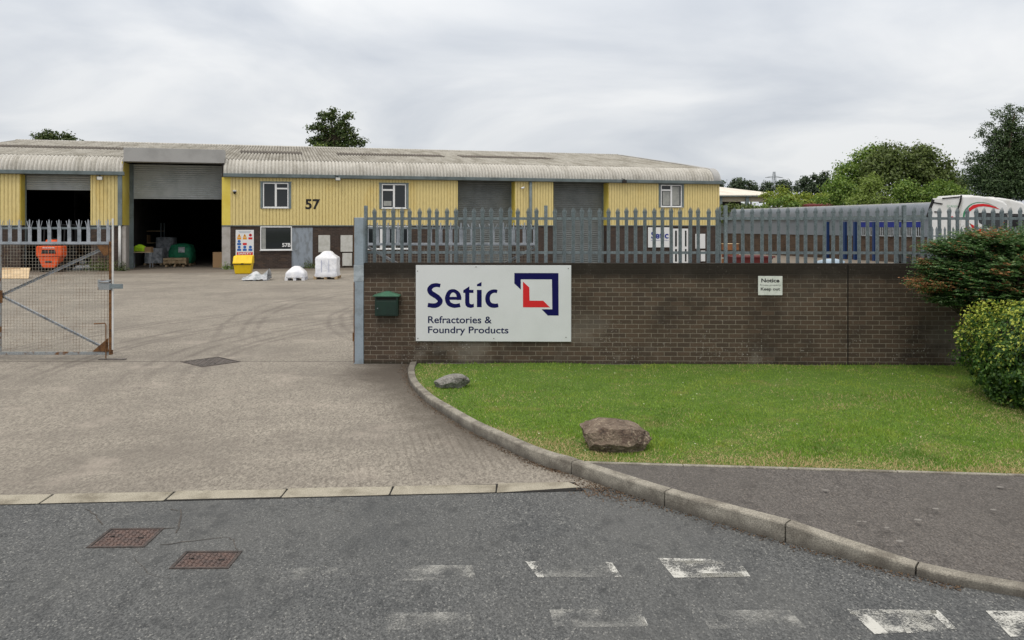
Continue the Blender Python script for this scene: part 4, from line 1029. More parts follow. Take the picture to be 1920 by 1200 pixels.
# grit bin
t, s = yt('grit_bin', 'yellow plastic grit bin with sloping ribbed lid under the safety board', 'grit bin', 455, 513.6, BF.a*.6)
w = 16.2*s
MB().box(-w*.98,w*.98,-.135,-.125,.435,.462).build('dark_lid_seam', m_black, t)  # dark strip added in place of the shaded seam under the lid
MB().hexa([(-w*.86,-.02,.0),(w*.86,-.02,.0),(w*.86,.55,.0),(-w*.86,.55,.0)],[(-w,-.12,.46),(w,-.12,.46),(w,.62,.46),(-w,.62,.46)]).build('tub', m_yplast, t, bevel=.03)
lid = MB(); lid.prism_yz([(-.15,.46),(-.15,.52),(.10,.83),(.62,.86),(.64,.46)], -w-.03, w+.03)
lid.build('lid', m_yplast, t, bevel=.035)
rb = MB()
for i in range(5):
    x = -w*.75+w*1.5*i/4; rb.hexa([(x-.05,-.13,.545),(x+.05,-.13,.545),(x+.05,-.11,.52),(x-.05,-.11,.52)],[(x-.05,.09,.835),(x+.05,.09,.835),(x+.05,.11,.81),(x-.05,.11,.81)])
rb.build('lid_rib', m_yplast, t, bevel=.01)
MB().box(-.06,.06,-.17,-.14,.44,.50).build('catch', m_black, t)

def lumpy(mb, rings, seed, n=24, amp=.03):
    """stack of super-elliptic rings (cx,cy,z,rx,ry,power) with uneven wrinkles"""
    rows_ = []
    for (cx_,cy_,z,rx,ry,p) in rings:
        row = []
        for k_ in range(n):
            a = 2*math.pi*k_/n; c_, s_ = math.cos(a), math.sin(a)
            x = cx_+rx*math.copysign(abs(c_)**(2/p),c_); y = cy_+ry*math.copysign(abs(s_)**(2/p),s_)
            d = noise.noise((x*3+seed,y*3,z*4))*amp
            row.append((x+c_*d,y+s_*d,z+noise.noise((x*2,y*2,seed+z))*amp*.5))
        rows_.append(row)
    mb.rows(rows_, close=True); b0 = len(mb.v); mb.v += rows_[-1]; mb.f.append(tuple(range(b0,b0+n)))
def pallet(t, w, d, mat=m_wood):
    p = MB()
    for i in range(5): p.box(-w+i*w/2-.05 if i else -w, -w+i*w/2+.05 if i<4 else w, -d, d, .105,.127)
    for x in (-w,-.06,w-.12):
        p.box(x,x+.12,-d,d,.0,.02)
        for y in (-d,-.06,d-.12): p.box(x,x+.12,y,y+.12,.02,.105)
    p.build('pallet', mat, t)
t, s = yt('wrapped_pallet', 'tall white shrink wrapped pallet load with tapered top before the meter cupboards', 'pallet load', 614, 522.4, .05)
w = 21*s; pallet(t, w+.02, .5)
mb = MB(); lumpy(mb, [(0,0,.10,w+.02,.52,7),(0,0,.16,w*1.04,.53,7),(0,0,.30,w*.96,.49,8),(0,0,.33,w*.955,.48,8),(0,0,.55,w*.98,.49,8),(0,0,.58,w*.95,.48,8),(0,0,.84,w*.97,.49,8),(0,0,.92,w*.93,.47,6),(0.0,0,1.03,w*.62,.36,4),(0,0,1.14,w*.42,.26,3),(0,0,1.17,w*.3,.16,3)], 3, 40, .03); mb.build('load', m_wrap, t, smooth=True)
m_seam = M('sack_seam', (.30,.33,.48), (.42,.45,.58), sc=6, rough=.5)
sm = MB()
for x in (-w*.34,w*.30): sm.box(x-.010,x+.010,-.497,-.47,.2,.80)
sm.build('seam', m_seam, t)
t, s = yt('wrapped_pallet', 'low white wrapped pallet with peaked cover in front of the grey blue door', 'pallet load', 556, 524.6, .08)
w = 18*s; pallet(t, w, .45, m_wrap)
mb = MB(); lumpy(mb, [(0,0,.12,w*1.03,.47,7),(0,0,.2,w*1.0,.46,7),(0,0,.30,w*.98,.45,7),(0,0,.36,w*.9,.42,5),(0,0,.52,w*.45,.25,3),(0,0,.57,w*.25,.12,3)], 8, 36, .02); mb.build('load', m_wrap, t, smooth=True)
mb = MB(); lumpy(mb, [(0,0,.02,w*1.05,.5,5),(0,0,.12,w*1.06,.49,5),(0,0,.2,w*1.03,.475,6)], 5, 36, .05)
t, s = yt('wrapped_pallet', 'slumped pallet under loose grey plastic sheet beside the yellow grit bin', 'pallet load', 481, 525.3, .1)
w = 21*s; pallet(t, w, .45, m_wrapg)
mb = MB()
n = 26; rows_ = []
for j in range(14):
    v = j/13; row = []
    for i in range(n):
        u_ = i/(n-1); x = -w*1.08+2*w*1.1*u_
        h = .12+.22*math.exp(-((u_-.5)/.28)**2)*math.sin(math.pi*min(1,v*1.2)) + (.36*max(0,(u_-.72)/.28)**1.4)*math.sin(math.pi*(.15+.75*v)) 
        h += .08*noise.noise((x*4,v*3,2)); 
        if j in (0,13): h = .04+.05*abs(noise.noise((x*5,v,4)))
        if i in (0,): h = .05
        row.append((x,-.5+v*1.0,max(.03,h)))
    rows_.append(row)
mb.rows(rows_); mb.build('plastic_sheet', m_wrapg, t, smooth=True)

# forklift
t, s = yt('forklift', 'orange forklift truck seen from behind parked in the left doorway', 'forklift', 91, 510.5, BF.a*.35)
hw = 23*s
top, mid_, bot = 1.27, .78, .2
cw = MB(); cw.prism_xz([(-hw*.96,top),(hw*.96,top),(hw,top-.1),(hw,mid_),(hw*.80,mid_-.12),(hw*.56,bot+.08),(hw*.38,bot),(-hw*.38,bot),(-hw*.56,bot+.08),(-hw*.80,mid_-.12),(-hw,mid_),(-hw,top-.1)], 0, .62)
cwo = cw.build('counterweight', m_orange, t, bevel=.05, seg=3)
sl_ = MB(); sl_.prism_xz([(-.34,.90),(-.30,1.08),(.30,1.08),(.34,.90)], -.012, .004); sl_.prism_xz([(-.17,.46),(-.14,.55),(.14,.55),(.17,.46)], -.012,.004); sl_.box(-hw*.93,hw*.93,-.012,.004,mid_-.03,mid_-.01); sl_.build('vent', m_black, cwo)
MB().box(-.012,.012,-.02,-.012,.90,1.08).build('vent_bar', m_orange, cwo)
lt = MB()
for i in range(7): lt.box(-.27+i*.08,-.215+i*.08,-.012,-.001,1.16,1.20)
lt.build('lettering', m_white, cwo)
MB().box(-hw*.8,hw*.8,.62,1.9,.35,1.0).build('body', m_black, t, bevel=.05)
MB().box(-.28,.28,.7,1.2,1.0,1.12).box(-.28,.28,.68,.8,1.1,1.62).build('seat', m_black, t, bevel=.04)
MB().tube([(-.25,.35,1.45),(.25,.35,1.45)],.12,16).build('gas_bottle', m_orange, t, smooth=True)
MB().tube([(-.12,.35,1.45),(.0,.35,1.45)],.123,16).build('bottle_label', m_white, t, smooth=True)
og = MB()
for x in (-hw*.8,hw*.8): og.bar((x,.55,1.1),(x,.65,2.1),.06,.06); og.bar((x,1.75,.9),(x,1.4,2.1),.06,.06); og.bar((x,.6,2.1),(x,1.45,2.1),.06,.05,(0,0,1))
for i in range(7): yv = .62+i*.13; og.bar((-hw*.8,yv,2.1),(hw*.8,yv,2.1),.03,.03,(0,0,1))
og.build('overhead_guard', m_black, t)
ma = MB()
for x in (-.42,.42): ma.box(x-.05,x+.05,2.0,2.1,.1,2.3)
for z in (.5,1.3,2.25): ma.box(-.42,.42,2.02,2.08,z,z+.08)
ma.build('mast', m_black, t); MB().box(-.35,-.25,2.1,3.1,.1,.14).box(.25,.35,2.1,3.1,.1,.14).build('fork', m_black, t)
for x, y, r_ in ((-hw*.72,.42,.24),(hw*.72,.42,.24),(-hw*.8,1.75,.32),(hw*.8,1.75,.32)):
    MB().tube([(x-.1,y,r_),(x+.1,y,r_)], r_, 18).build('wheel', m_tyre, t)
# board leaning on crate
p = G(53,523); 
t = thing('wooden_board', 'pale plywood board leaning on a brown crate in the yard behind the gate', 'board', (p[0],p[1],0), .05)
MB().hexa([(-1.45,0,.02),(0,0,.02),(0,.02,.03),(-1.45,.02,.03)],[(-1.5,.75,.42),(-.32,.75,.42),(-.32,.77,.44),(-1.5,.77,.44)]).build('sheet', m_ply, t)
t = thing('crate', 'brown slatted crate under the leaning plywood board', 'crate', (p[0]-1.2,p[1]+.9,0), .1)
cr_ = MB()
for z in (.02,.16,.30): cr_.box(-.45,.45,-.3,-.28,z,z+.11); cr_.box(-.45,.45,.28,.3,z,z+.11); cr_.box(-.45,-.43,-.28,.28,z,z+.11); cr_.box(.43,.45,-.28,.28,z,z+.11)
cr_.build('slats', m_brownobj, t); q = MB()
for x in (-.43,.40): q.box(x,x+.03,-.31,-.3,0,.42)
q.build('corner_post', m_wood, t)
# steel stillage, left of door
p = G(12,503); t = thing('steel_bin', 'rust brown steel stillage against the brickwork at the left', 'stillage', (p[0],p[1]-.2,0), BF.a)
MB().box(-.55,.5,-.4,.4,.12,.75).build('body', m_rust, t, bevel=.02); q = MB()
for x in (-.5,.42):
    for y in (-.38,.3): q.box(x,x+.08,y,y+.08,0,.9)
q.box(-.55,.5,-.42,-.4,.70,.78); q.build('frame', m_redobj, t)
# sacks in the doorway
proto = None
for i, (x, y, z, rz, lab) in enumerate([(132,506,.0,.2,'pale grey sack at the left of the heap inside the left doorway'),(146,507,.0,-.3,'pale grey sack in the middle of the heap inside the left doorway'),(160,506.5,.0,.5,'pale grey sack at the right of the heap inside the left doorway'),(149,505.5,.22,1.2,'pale grey sack lying on top of the heap inside the left doorway')]):
    pp = G(x, y)
    if proto is None:
        mb = MB(); lumpy(mb, [(0,0,0,.22,.16,3),(0,0,.05,.33,.25,3),(0,0,.14,.34,.26,3),(0,0,.22,.26,.19,3),(0,0,.25,.1,.08,2)], 4, 18, .09); proto = mb.build('sack', m_wrapg, smooth=True); o = proto
    else: o = proto.copy(); C.objects.link(o)
    o.location = (pp[0], pp[1]+.1, z); o.rotation_euler = (0,0,rz); tag(o, lab, 'sack', 'sacks heaped in the left doorway')
# things inside the tall doorway
def inside(x, Y): return ((x-CX)/F_PX*Y, Y)
p = inside(267, 44.0); t = thing('work_table', 'small worktable just inside the tall doorway on the left', 'table', (p[0],p[1],0), .15)
MB().box(-.52,.5,-.3,.3,.81,.85).build('table_top', m_ply, t)
for x in (-.48,.44):
    for y in (-.27,.23): MB().box(x,x+.035,y,y+.035,0,.81).build('leg', m_galv_l, t)
mb = MB(); lumpy(mb, [(0,0,0,.28,.2,3),(0,0,.12,.34,.22,3),(0.03,0,.28,.27,.2,3),(.05,0,.40,.1,.08,2)], 6, 20, .16)
o = mb.build('hi_vis_jacket', m_hivis, smooth=True); o.location = (p[0]-.1,p[1]-.05,.851); tag(o, 'crumpled fluorescent yellow jacket heaped on the worktable', 'jacket')
o = MB().box(-.17,.17,-.15,.15,0,.25).box(-.175,.175,-.02,.02,.25,.253).build('cardboard_box', m_card, bevel=.006); o.location = (p[0]+.36,p[1]-.02,.851); tag(o, 'small open cardboard carton on the worktable beside the jacket', 'box')
p = inside(342, 46.5); t = thing('bulk_bag', 'dark green bulk bag with glossy front on pallet inside the tall doorway', 'bulk bag', (p[0],p[1],0), .1)
mb = MB(); lumpy(mb, [(0,0,.12,.55,.5,5),(0,0,.3,.66,.58,4),(0,0,.8,.67,.58,4),(0,0,1.15,.55,.5,4),(0,0,1.25,.2,.2,2)], 2, 30, .06); mb.build('bag', m_sack, t, smooth=True); pallet(t, .6, .5)
MB().box(-.05,.3,-.61,-.585,.75,1.05).build('bag_label', m_wrapg, t, bevel=.01)
p = inside(330, 45.2); t = thing('timber_crate', 'low raw timber crate in front of the green bulk bag', 'crate', (p[0],p[1],0), .12)
q = MB()
for z in (.18,.34): q.box(-.6,.6,-.28,-.25,z,z+.13); q.box(-.6,.6,.25,.28,z,z+.13)
for x in (-.58,-.02,.55): q.box(x,x+.06,-.25,.25,.1,.47)
q.build('slats', m_wood, t); q = MB()
for x in (-.5,-.05,.4): q.box(x,x+.1,-.28,.28,0,.1)
q.build('bearer', m_wood, t)
for (x, Y, h, lab) in ((292,47,.95,'grey wrapped pallet stack behind the worktable in the dark doorway'),(312,48.5,1.55,'taller grey wrapped stack beside the green bag in the dark doorway')):
    p = inside(x, Y); t = thing('wrapped_pallet', lab, 'pallet load', (p[0],p[1],0), .1); pallet(t, .5, .5)
    mb = MB(); lumpy(mb, [(0,0,.12,.5,.5,8),(0,0,h*.5,.52,.52,8),(0,0,h*.52,.49,.49,8),(0,0,h,.5,.5,7),(0,0,h+.03,.3,.3,4)], 9, 28, .03); mb.build('load', m_wrapg, t, smooth=True)
p = inside(412, 44.2); o = MB().box(-.3,.22,-.2,.2,0,.82).box(-.305,.225,-.205,-.2,.4,.42).build('cardboard_box', m_card, bevel=.008); o.location = (p[0],p[1],0); tag(o, 'tall brown cardboard carton standing inside the right edge of the tall doorway', 'box')
p = inside(255, 48); t = thing('storage_rack', 'dim grey storage rack deep in the tall doorway behind the worktable', 'rack', (p[0]+.2,p[1]+1,0), .1); q = MB()
for x in (-.9,.9):
    for y in (-.3,.3): q.box(x-.03,x+.03,y-.03,y+.03,0,2.4)
q.build('upright', m_galv, t); q = MB()
for z in (.5,1.2,1.9): q.box(-.9,.9,-.3,.3,z,z+.04)
q.build('shelf', m_ply, t)
for z, wd_ in ((.54,.7),(1.24,.5)):
    o = MB().box(-wd_/2,wd_/2,-.2,.2,0,.45).build('cardboard_box', m_card, bevel=.01); o.location = (p[0]+.1,p[1]+.95,z+.001); tag(o, 'carton on the %s shelf of the rack in the dark doorway' % ('lowest' if z < 1 else 'middle'), 'box')
# hidden-by-fence bits: crate, skip
p = G(1369, 492+12); t = thing('brown_crate', 'orange brown crate stack seen between pales beyond the yellow unit', 'crate', ((1369-CX)/F_PX*46, 46, 0), .2)
q = MB()
for z in (0,.42,.84): q.box(-.35,.35,-.35,.35,z+.05,z+.38)
q.build('crate_tiers', m_brownobj, t, bevel=.01); MB().box(-.37,.37,-.37,.37,1.22,1.25).build('cover', m_ply, t)
t = thing('skip', 'dark red waste skip low behind the fence before the grey building', 'skip', ((1403-CX)/F_PX*44, 44, 0), .1)
MB().hexa([(-.8,-.7,.1),(.8,-.7,.1),(.8,.7,.1),(-.8,.7,.1)],[(-1.1,-.8,.62),(1.1,-.8,.62),(1.1,.8,.62),(-1.1,.8,.62)]).build('body', m_redobj, t, bevel=.02)
MB().box(-1.14,1.14,-.85,-.80,.56,.64).box(-1.14,1.14,.8,.85,.56,.64).build('rim', m_redobj, t)
t = thing('material_pile', 'pale blue covered load low behind the fence near the blue posts', 'load', ((1556-CX)/F_PX*44, 44, 0), .1)
mb = MB(); lumpy(mb, [(0,0,0,.6,.5,5),(0,0,.35,.62,.5,5),(0,0,.47,.3,.25,3)], 1, 20, .1); mb.build('cover_sheet', M('pale_blue_sheet',(.35,.45,.55),rough=.4), t, smooth=True); pallet(t,.6,.5)

# ---------------------------------------------------------------- grey unit on the right, seen obliquely
QF = Frame(24.3, 48.0, 105.45)
gu = thing('grey_unit', 'low unit of grey cladding over brick with blue posts behind the palisade fence', 'building', QF.w(0,0,0), QF.a)
zt3 = 3.60; e0, e1_ = -.6, 24.0
zc3 = QF.z(1722,444)
P3 = []
for i in range(9):
    a = math.pi/2*i/8; P3.append((-.02-.34*(1-math.cos(a)), 2.86+.72*math.sin(a)**.8))
mb = MB(); n = int((e1_-e0)/.03)
us = [e0+(e1_-e0)*i/n for i in range(n+1)]
mb.rows([[(u, p[0]+.012*math.cos(2*math.pi*u/.18), p[1]) for p in P3] for u in us]); mb.build('curved_eave', m_far, gu, smooth=True)
mb = MB(); mb.rows([[(u,-.36,3.58),(u,-14,4.1)] for u in (e0,e1_)]); mb.build('roof', m_far, gu)
MB().box(e0-.02,e1_,-.42,-.33,3.55,3.62).build('roof_edge', m_whitem, gu)
MB().box(e0,e1_,.0,.09,2.72,2.85).build('gutter', m_steel, gu)
mb = MB(); us = [e0+(e1_-e0)*i/700 for i in range(701)]
mb.rows([[(u, -.03+(.02 if i%2 else 0), zc3),(u,-.03+(.02 if i%2 else 0),2.74)] for i, u in enumerate(us)]); mb.build('cladding', m_far, gu)
MB().box(e0,e1_,-.30,-.06,-.1,zc3-.002).build('brickwork', m_brick3, gu)
MB().box(e0,e0+.05,-14,-.06,-.1,3.3).build('end_wall', m_far, gu)
QU = QF.u
for xp in (1553,1586,1605,1641):
    u = QU(xp); MB().box(u-.09,u+.09,-.02,.16,0,QF.z(xp,416)).build('blue_post', m_blue, gu)
wu0, wu1 = QU(1727), QU(1612)
MB().box(wu0,wu1,-.015,.03,QF.z(1670,426),QF.z(1670,416)).build('blue_header', m_bluew, gu); MB().box(wu0,wu1,-.01,.05,QF.z(1670,416),QF.z(1670,416)+.05).build('pale_trim', m_galv_l, gu)
nw = 7
for i in range(nw):
    a = wu0+(wu1-wu0)*i/nw; b = wu0+(wu1-wu0)*(i+1)/nw-.25; z0, z1 = zc3+.02, QF.z(1670,426)-.01
    f = MB()
    for k_ in range(4): x = a+(b-a)*k_/3; f.box(x-.035,x+.035,-.012,.03,z0,z1)
    f.box(a,b,-.012,.032,z0-.03,z0+.04); o = f.build('window', m_galv_l, gu); MB().box(a,b,-.01,.005,z0+.04,z1).build('pane', m_glass, o)
# red lorry far behind
t = thing('red_lorry', 'red lorry roof just showing above the grey building', 'lorry', ((1546-CX)/F_PX*72, 72, 0), 0)
MB().box(-1.9,.9,-1.2,1.2,.8,4.15).build('body', m_redobj, t, bevel=.25, seg=3); MB().box(.95,2.2,-1.2,1.2,.7,3.6).build('cab', m_whitem, t, bevel=.3)
for x in (-1.2,1.5): MB().tube([(x,-1.25,.5),(x,1.25,.5)],.5,14).build('wheel', m_tyre, t)

# lorries
def lorry(x0, Y, label, deco):
    k_ = 38/1540.; t = thing('lorry', label, 'lorry', (0,0,0), 0)
    t.location = ((1806-CX)*k_ + x0, Y, 0)
    X = lambda p: (p-1806)*k_
    Zl = lambda p: CAMZ - (p-HY)*k_
    cab = MB(); cab.prism_xz([(X(1802),.9),(X(1804),Zl(366.5)),(X(1836),Zl(367)),(X(1862),Zl(371)),(X(1882),Zl(377)),(X(1889),Zl(383)),(X(1892),Zl(392)),(X(1893),Zl(410)),(X(1896),Zl(440)),(X(1899),1.0),(X(1899),.6),(X(1802),.6)], 0, 2.4)
    co_ = cab.build('cab', m_truckw, t, bevel=.10, seg=3)
    MB().prism_xz([(X(1803),Zl(370)),(X(1804),Zl(365)),(X(1828),Zl(365.5)),(X(1838),Zl(370))], .15, 2.25).build('roof_spoiler', m_truckw, t, bevel=.05)
    de = MB(); de.prism_xz([(X(1744),.9),(X(1744),Zl(408)),(X(1751),Zl(372)),(X(1766),Zl(371)),(X(1768),Zl(369.5)),(X(1800),Zl(368.5)),(X(1799),Zl(385)),(X(1797),.9)], .02, .12)
    do_ = de.build('side_deflector', m_truckw, t, bevel=.02)
    bl = MB()
    def bpl(P, w=.09):
        for a, b in zip(P[:-1],P[1:]): bl.bar((X(a[0]),-.005,Zl(a[1])),(X(b[0]),-.005,Zl(b[1])),w,.03)
    bpl([(1750,374),(1744,390),(1738.5,408)],.12); bpl([(1802.5,366),(1800.5,378),(1796,392)],.07); bpl([(1767,372),(1800,369)],.05); bpl([(1749,379.5),(1767,382.5)],.05); bpl([(1752,397),(1759,397.5)],.05)
    bl.build('rubber_seal', m_black, t)
    z9 = lambda q: (X(1720+q[0]/9.6), Zl(350+q[1]/9.6))
    def poly(P, mat, name, y=-.012, par=None):
        mb = MB(); q = [z9(p) for p in P]; mb.add([(a,y,b) for a,b in q]+[(a,y+.008,b) for a,b in q], [tuple(range(len(q))), tuple(range(2*len(q)-1,len(q)-1,-1))]); return mb.build(name, mat, par or t)
    wn_ = poly([(1080,490),(1130,478),(1560,485),(1625,520),(1620,740),(1540,780),(1330,770),(1110,650)], m_glass, 'side_window', -.010, co_)
    poly([(1070,470),(1640,480),(1640,500),(1070,492)], m_black, 'window_seal', -.02, co_)
    MB().box(X(1893),X(1893)+.25,-.25,-.02,Zl(425),Zl(403)).build('mirror', m_black, t, bevel=.04)
    MB().box(X(1720),X(1899),.3,2.1,.5,.95).build('chassis', m_black, t)
    for xx in (1740,1875): 
        for yy in (.0,2.0): MB().tube([(X(xx),yy,.5),(X(xx),yy+.35,.5)],.5,20).build('wheel', m_tyre, t)
    MB().tube([(X(1780),.05,.75),(X(1830),.05,.75)],.3,14).build('fuel_tank', m_galv_l, t)
    if deco:
        mb = MB(); stroke(mb, [(832,560),(845,470),(890,390),(960,325),(1060,288),(1170,284),(1300,312),(1430,372)], 16, -.013, z9, ws=[34,34,26,16,12,9,7,4]); mb.build('stripe', m_swg, co_)
        poly([(920,460),(922,392),(1000,332),(1090,312),(1180,308),(1290,322),(1400,362),(1490,410),(1400,388),(1300,364),(1190,352),(1100,360),(1010,398)], m_red, 'stripe', -.013, co_)
        poly([(940,660),(1030,705),(1012,770),(975,725)], m_red, 'stripe', -.013, co_); poly([(1110,760),(1165,755),(1170,840),(1115,840)], m_red, 'stripe', -.013, co_)
        poly([(600,545),(630,530),(665,555),(668,580),(600,578)], m_red, 'stripe', .0, do_)
        a, z = z9((535,372)); b, _ = z9((735,372)); text_mesh('SCANIA', M('pale_green_print',(.30,.48,.36),grain=0), do_, a, b, z, .115, .008, bold=.0)
    return t
lorry(0, 38.0, 'white lorry cab with green and red swoosh behind the fence above the red tipped bush', True)
lorry(2.45, 40.5, 'plain white lorry cab at the right edge behind the fence', False)
# far palisade in front of the lorries
ff = thing('far_palisade_fence', 'lower grey palisade fence in front of the lorries beyond the wall', 'fence', (15.2,30,0), 0)
pp = None
for i in range(38):
    if pp is None:
        mb = MB(); mb.prism_xz([(-.035,0),(.035,0),(.035,2.02),(.045,2.1),(0,2.22),(-.045,2.1),(-.035,2.02)], -.008, .0); pp = mb.build('pale', m_galv, ff); o = pp
    else: o = pp.copy(); C.objects.link(o); o.parent = ff
    o.location = (i*.152, 0, 0)
MB().box(-.1,5.8,.0,.03,1.84,1.89).build('rail', m_galv, ff); MB().box(-.1,5.8,.0,.03,.4,.45).build('rail', m_galv, ff)
# pale roofed shed
ws = thing('pale_roofed_shed', 'far low shed with pale cream roof beyond the end of the yellow unit', 'building', ((1370-CX)/F_PX*80, 80, 0), 0)
s8 = 80/F_PX; X8 = lambda x: (x-1370)*s8; Z8 = lambda y: CAMZ-(y-HY)*s8
mb = MB(); y9 = 14.; s9 = 94/F_PX; X9 = lambda x: (x-CX)*s9-(1370-CX)*s8
mb.hexa([(X8(1280),0,Z8(367)),(X8(1447),0,Z8(367)),(X9(1440),y9,CAMZ+(HY-362.5)*s9),(X9(1270),y9,CAMZ+(HY-343)*s9)],[(X8(1280),0,Z8(365.5)),(X8(1447),0,Z8(365.5)),(X9(1440),y9,CAMZ+(HY-361)*s9),(X9(1270),y9,CAMZ+(HY-341)*s9)]); mb.build('roof', m_roofw, ws)
MB().box(X8(1280),X8(1446),-.1,.05,Z8(368.5),Z8(366.8)).build('gutter', m_steel, ws)
MB().box(X8(1280),X8(1443),.3,.5,Z8(378),Z8(367.5)).build('wall', M('beige_wall',(.42,.38,.30),rough=.8), ws)
for x in (1352,1402,1441): MB().box(X8(x)-.15,X8(x)+.15,.1,.4,0,Z8(367.5)).build('column', m_steel, ws)
MB().box(X8(1280),X8(1443),10,10.2,0,4.9).build('rear_wall', m_dark, ws)
# pylon
py_ = thing('pylon', 'faint lattice electricity pylon far away between the small trees', 'pylon', ((1451.5-CX)/F_PX*420, 420, 0), .2)
m_pyl = M('pylon_grey', (.42,.45,.49), grain=0)
H = 2.25+101*420/1540; q = MB()
for sx in (-1,1):
    for sy in (-1,1): q.tube([(sx*3.4,sy*3.4,0),(sx*1.3,sy*1.3,H*.6),(sx*.35,sy*.35,H)],.20,4)
for i in range(9):
    z = H*i/9; w0 = np.interp(z,[0,H*.6,H],[3.4,1.3,.35]); z2 = H*(i+1)/9; w1 = np.interp(z2,[0,H*.6,H],[3.4,1.3,.35])
    q.tube([(-w0,-w0,z),(w1,-w1,z2)],.12,4); q.tube([(w0,-w0,z),(-w1,-w1,z2)],.12,4)
q.build('tower', m_pyl, py_); q = MB()
for z, l in ((H*.80,7),(H*.90,5)): q.tube([(-l,0,z),(0,0,z+.9),(l,0,z)],.16,4); q.tube([(-l,0,z),(l,0,z)],.14,4)
q.build('cross_arm', m_pyl, py_)

# ---------------------------------------------------------------- vegetation
L_dark = leafmat('leaf_dark', [(.026,.050,.012),(.050,.085,.020),(.078,.12,.028),(.10,.12,.034)], .25)
L_mid = leafmat('leaf_mid', [(.070,.135,.022),(.12,.21,.034),(.18,.28,.048),(.25,.34,.065)], .3)
L_brown = leafmat('leaf_brownish', [(.070,.105,.026),(.105,.15,.036),(.145,.19,.05),(.08,.11,.032)], .25)
L_lite = leafmat('leaf_light', [(.13,.20,.035),(.20,.28,.05),(.26,.34,.085),(.16,.23,.04)], .35)
L_yel = leafmat('leaf_yellow_green', [(.18,.25,.035),(.28,.36,.05),(.33,.38,.06),(.12,.19,.035)], .35)
L_far = leafmat('leaf_far', [(.050,.080,.045),(.070,.105,.055),(.09,.125,.065)], .25)
L_deep = leafmat('leaf_deep', [(.024,.050,.018),(.044,.080,.026),(.066,.110,.038),(.095,.14,.055)], .2)
L_hedge = leafmat('hedge_leaf', [(.020,.060,.014),(.042,.105,.020),(.075,.155,.026),(.13,.23,.035)], .25, zmix=(.42,.47,.075))
L_nan = leafmat('spray_leaf', [(.026,.070,.022),(.055,.130,.034),(.10,.195,.05),(.22,.30,.16)], .3, zmix=(.36,.17,.075))
L_nan2 = leafmat('spray_leaf_light', [(.10,.15,.03),(.16,.18,.04),(.08,.13,.03)], .3, zmix=(.26,.15,.04))

def leaves(name, P, Nrm, size, mat, parent, r, aspect=.62, mixf=None):
    """diamond leaves at points P facing roughly Nrm"""
    n = len(P)
    a = r.normal(size=(n,3)); Nn = Nrm + .8*r.normal(size=(n,3)); Nn /= np.linalg.norm(Nn,axis=1)[:,None]+1e-9
    T = a - (a*Nn).sum(1)[:,None]*Nn; T /= np.linalg.norm(T,axis=1)[:,None]+1e-9; B = np.cross(Nn,T)
    s = (size*r.uniform(.6,1.3,n))[:,None]
    v = np.zeros((n,4,3)); v[:,0] = P-T*s*.5; v[:,1] = P+B*s*aspect*.5+Nn*s*.08; v[:,2] = P+T*s*.5; v[:,3] = P-B*s*aspect*.5+Nn*s*.08
    me = bpy.data.meshes.new(name); me.vertices.add(n*4); me.vertices.foreach_set('co', v.reshape(-1)); me.loops.add(n*4); me.loops.foreach_set('vertex_index', np.arange(n*4)); me.polygons.add(n); me.polygons.foreach_set('loop_start', np.arange(n)*4); me.update(calc_edges=True)
    if mixf is not None: at = me.attributes.new('mixf','FLOAT','POINT'); at.data.foreach_set('value', np.repeat(mixf,4).astype(np.float32))
    me.materials.append(mat); o = bpy.data.objects.new(name, me); C.objects.link(o); o.parent = parent; return o
def clumps(blobs, per_vol, cr, npc, r, hollow=.55):
    P = []; N_ = []; cent = []
    for (cx_,cy_,cz,rx,ry,rz) in blobs:
        n = max(4, int(per_vol*4*(rx*ry+rx*rz+ry*rz)/3/cr**2))
        d = r.normal(size=(n,3)); d /= np.linalg.norm(d,axis=1)[:,None]; rad = r.uniform(hollow**3,1.08,n)**(1/3.)
        c = np.array([cx_,cy_,cz]) + d*rad[:,None]*np.array([rx,ry,rz]); cent.append(c)
        k_ = r.uniform(.55,1.35,n)
        for ci, kk, di in zip(c, k_, d):
            m = max(3,int(npc*kk*kk)); q = r.normal(size=(m,3))*cr*kk*np.array([1,1,.6])*.55
            P.append(ci+q); N_.append(np.tile(di*.3+np.array([0,0,.6]),(m,1))+q/(cr*kk))
    return np.concatenate(P), np.concatenate(N_), np.concatenate(cent)
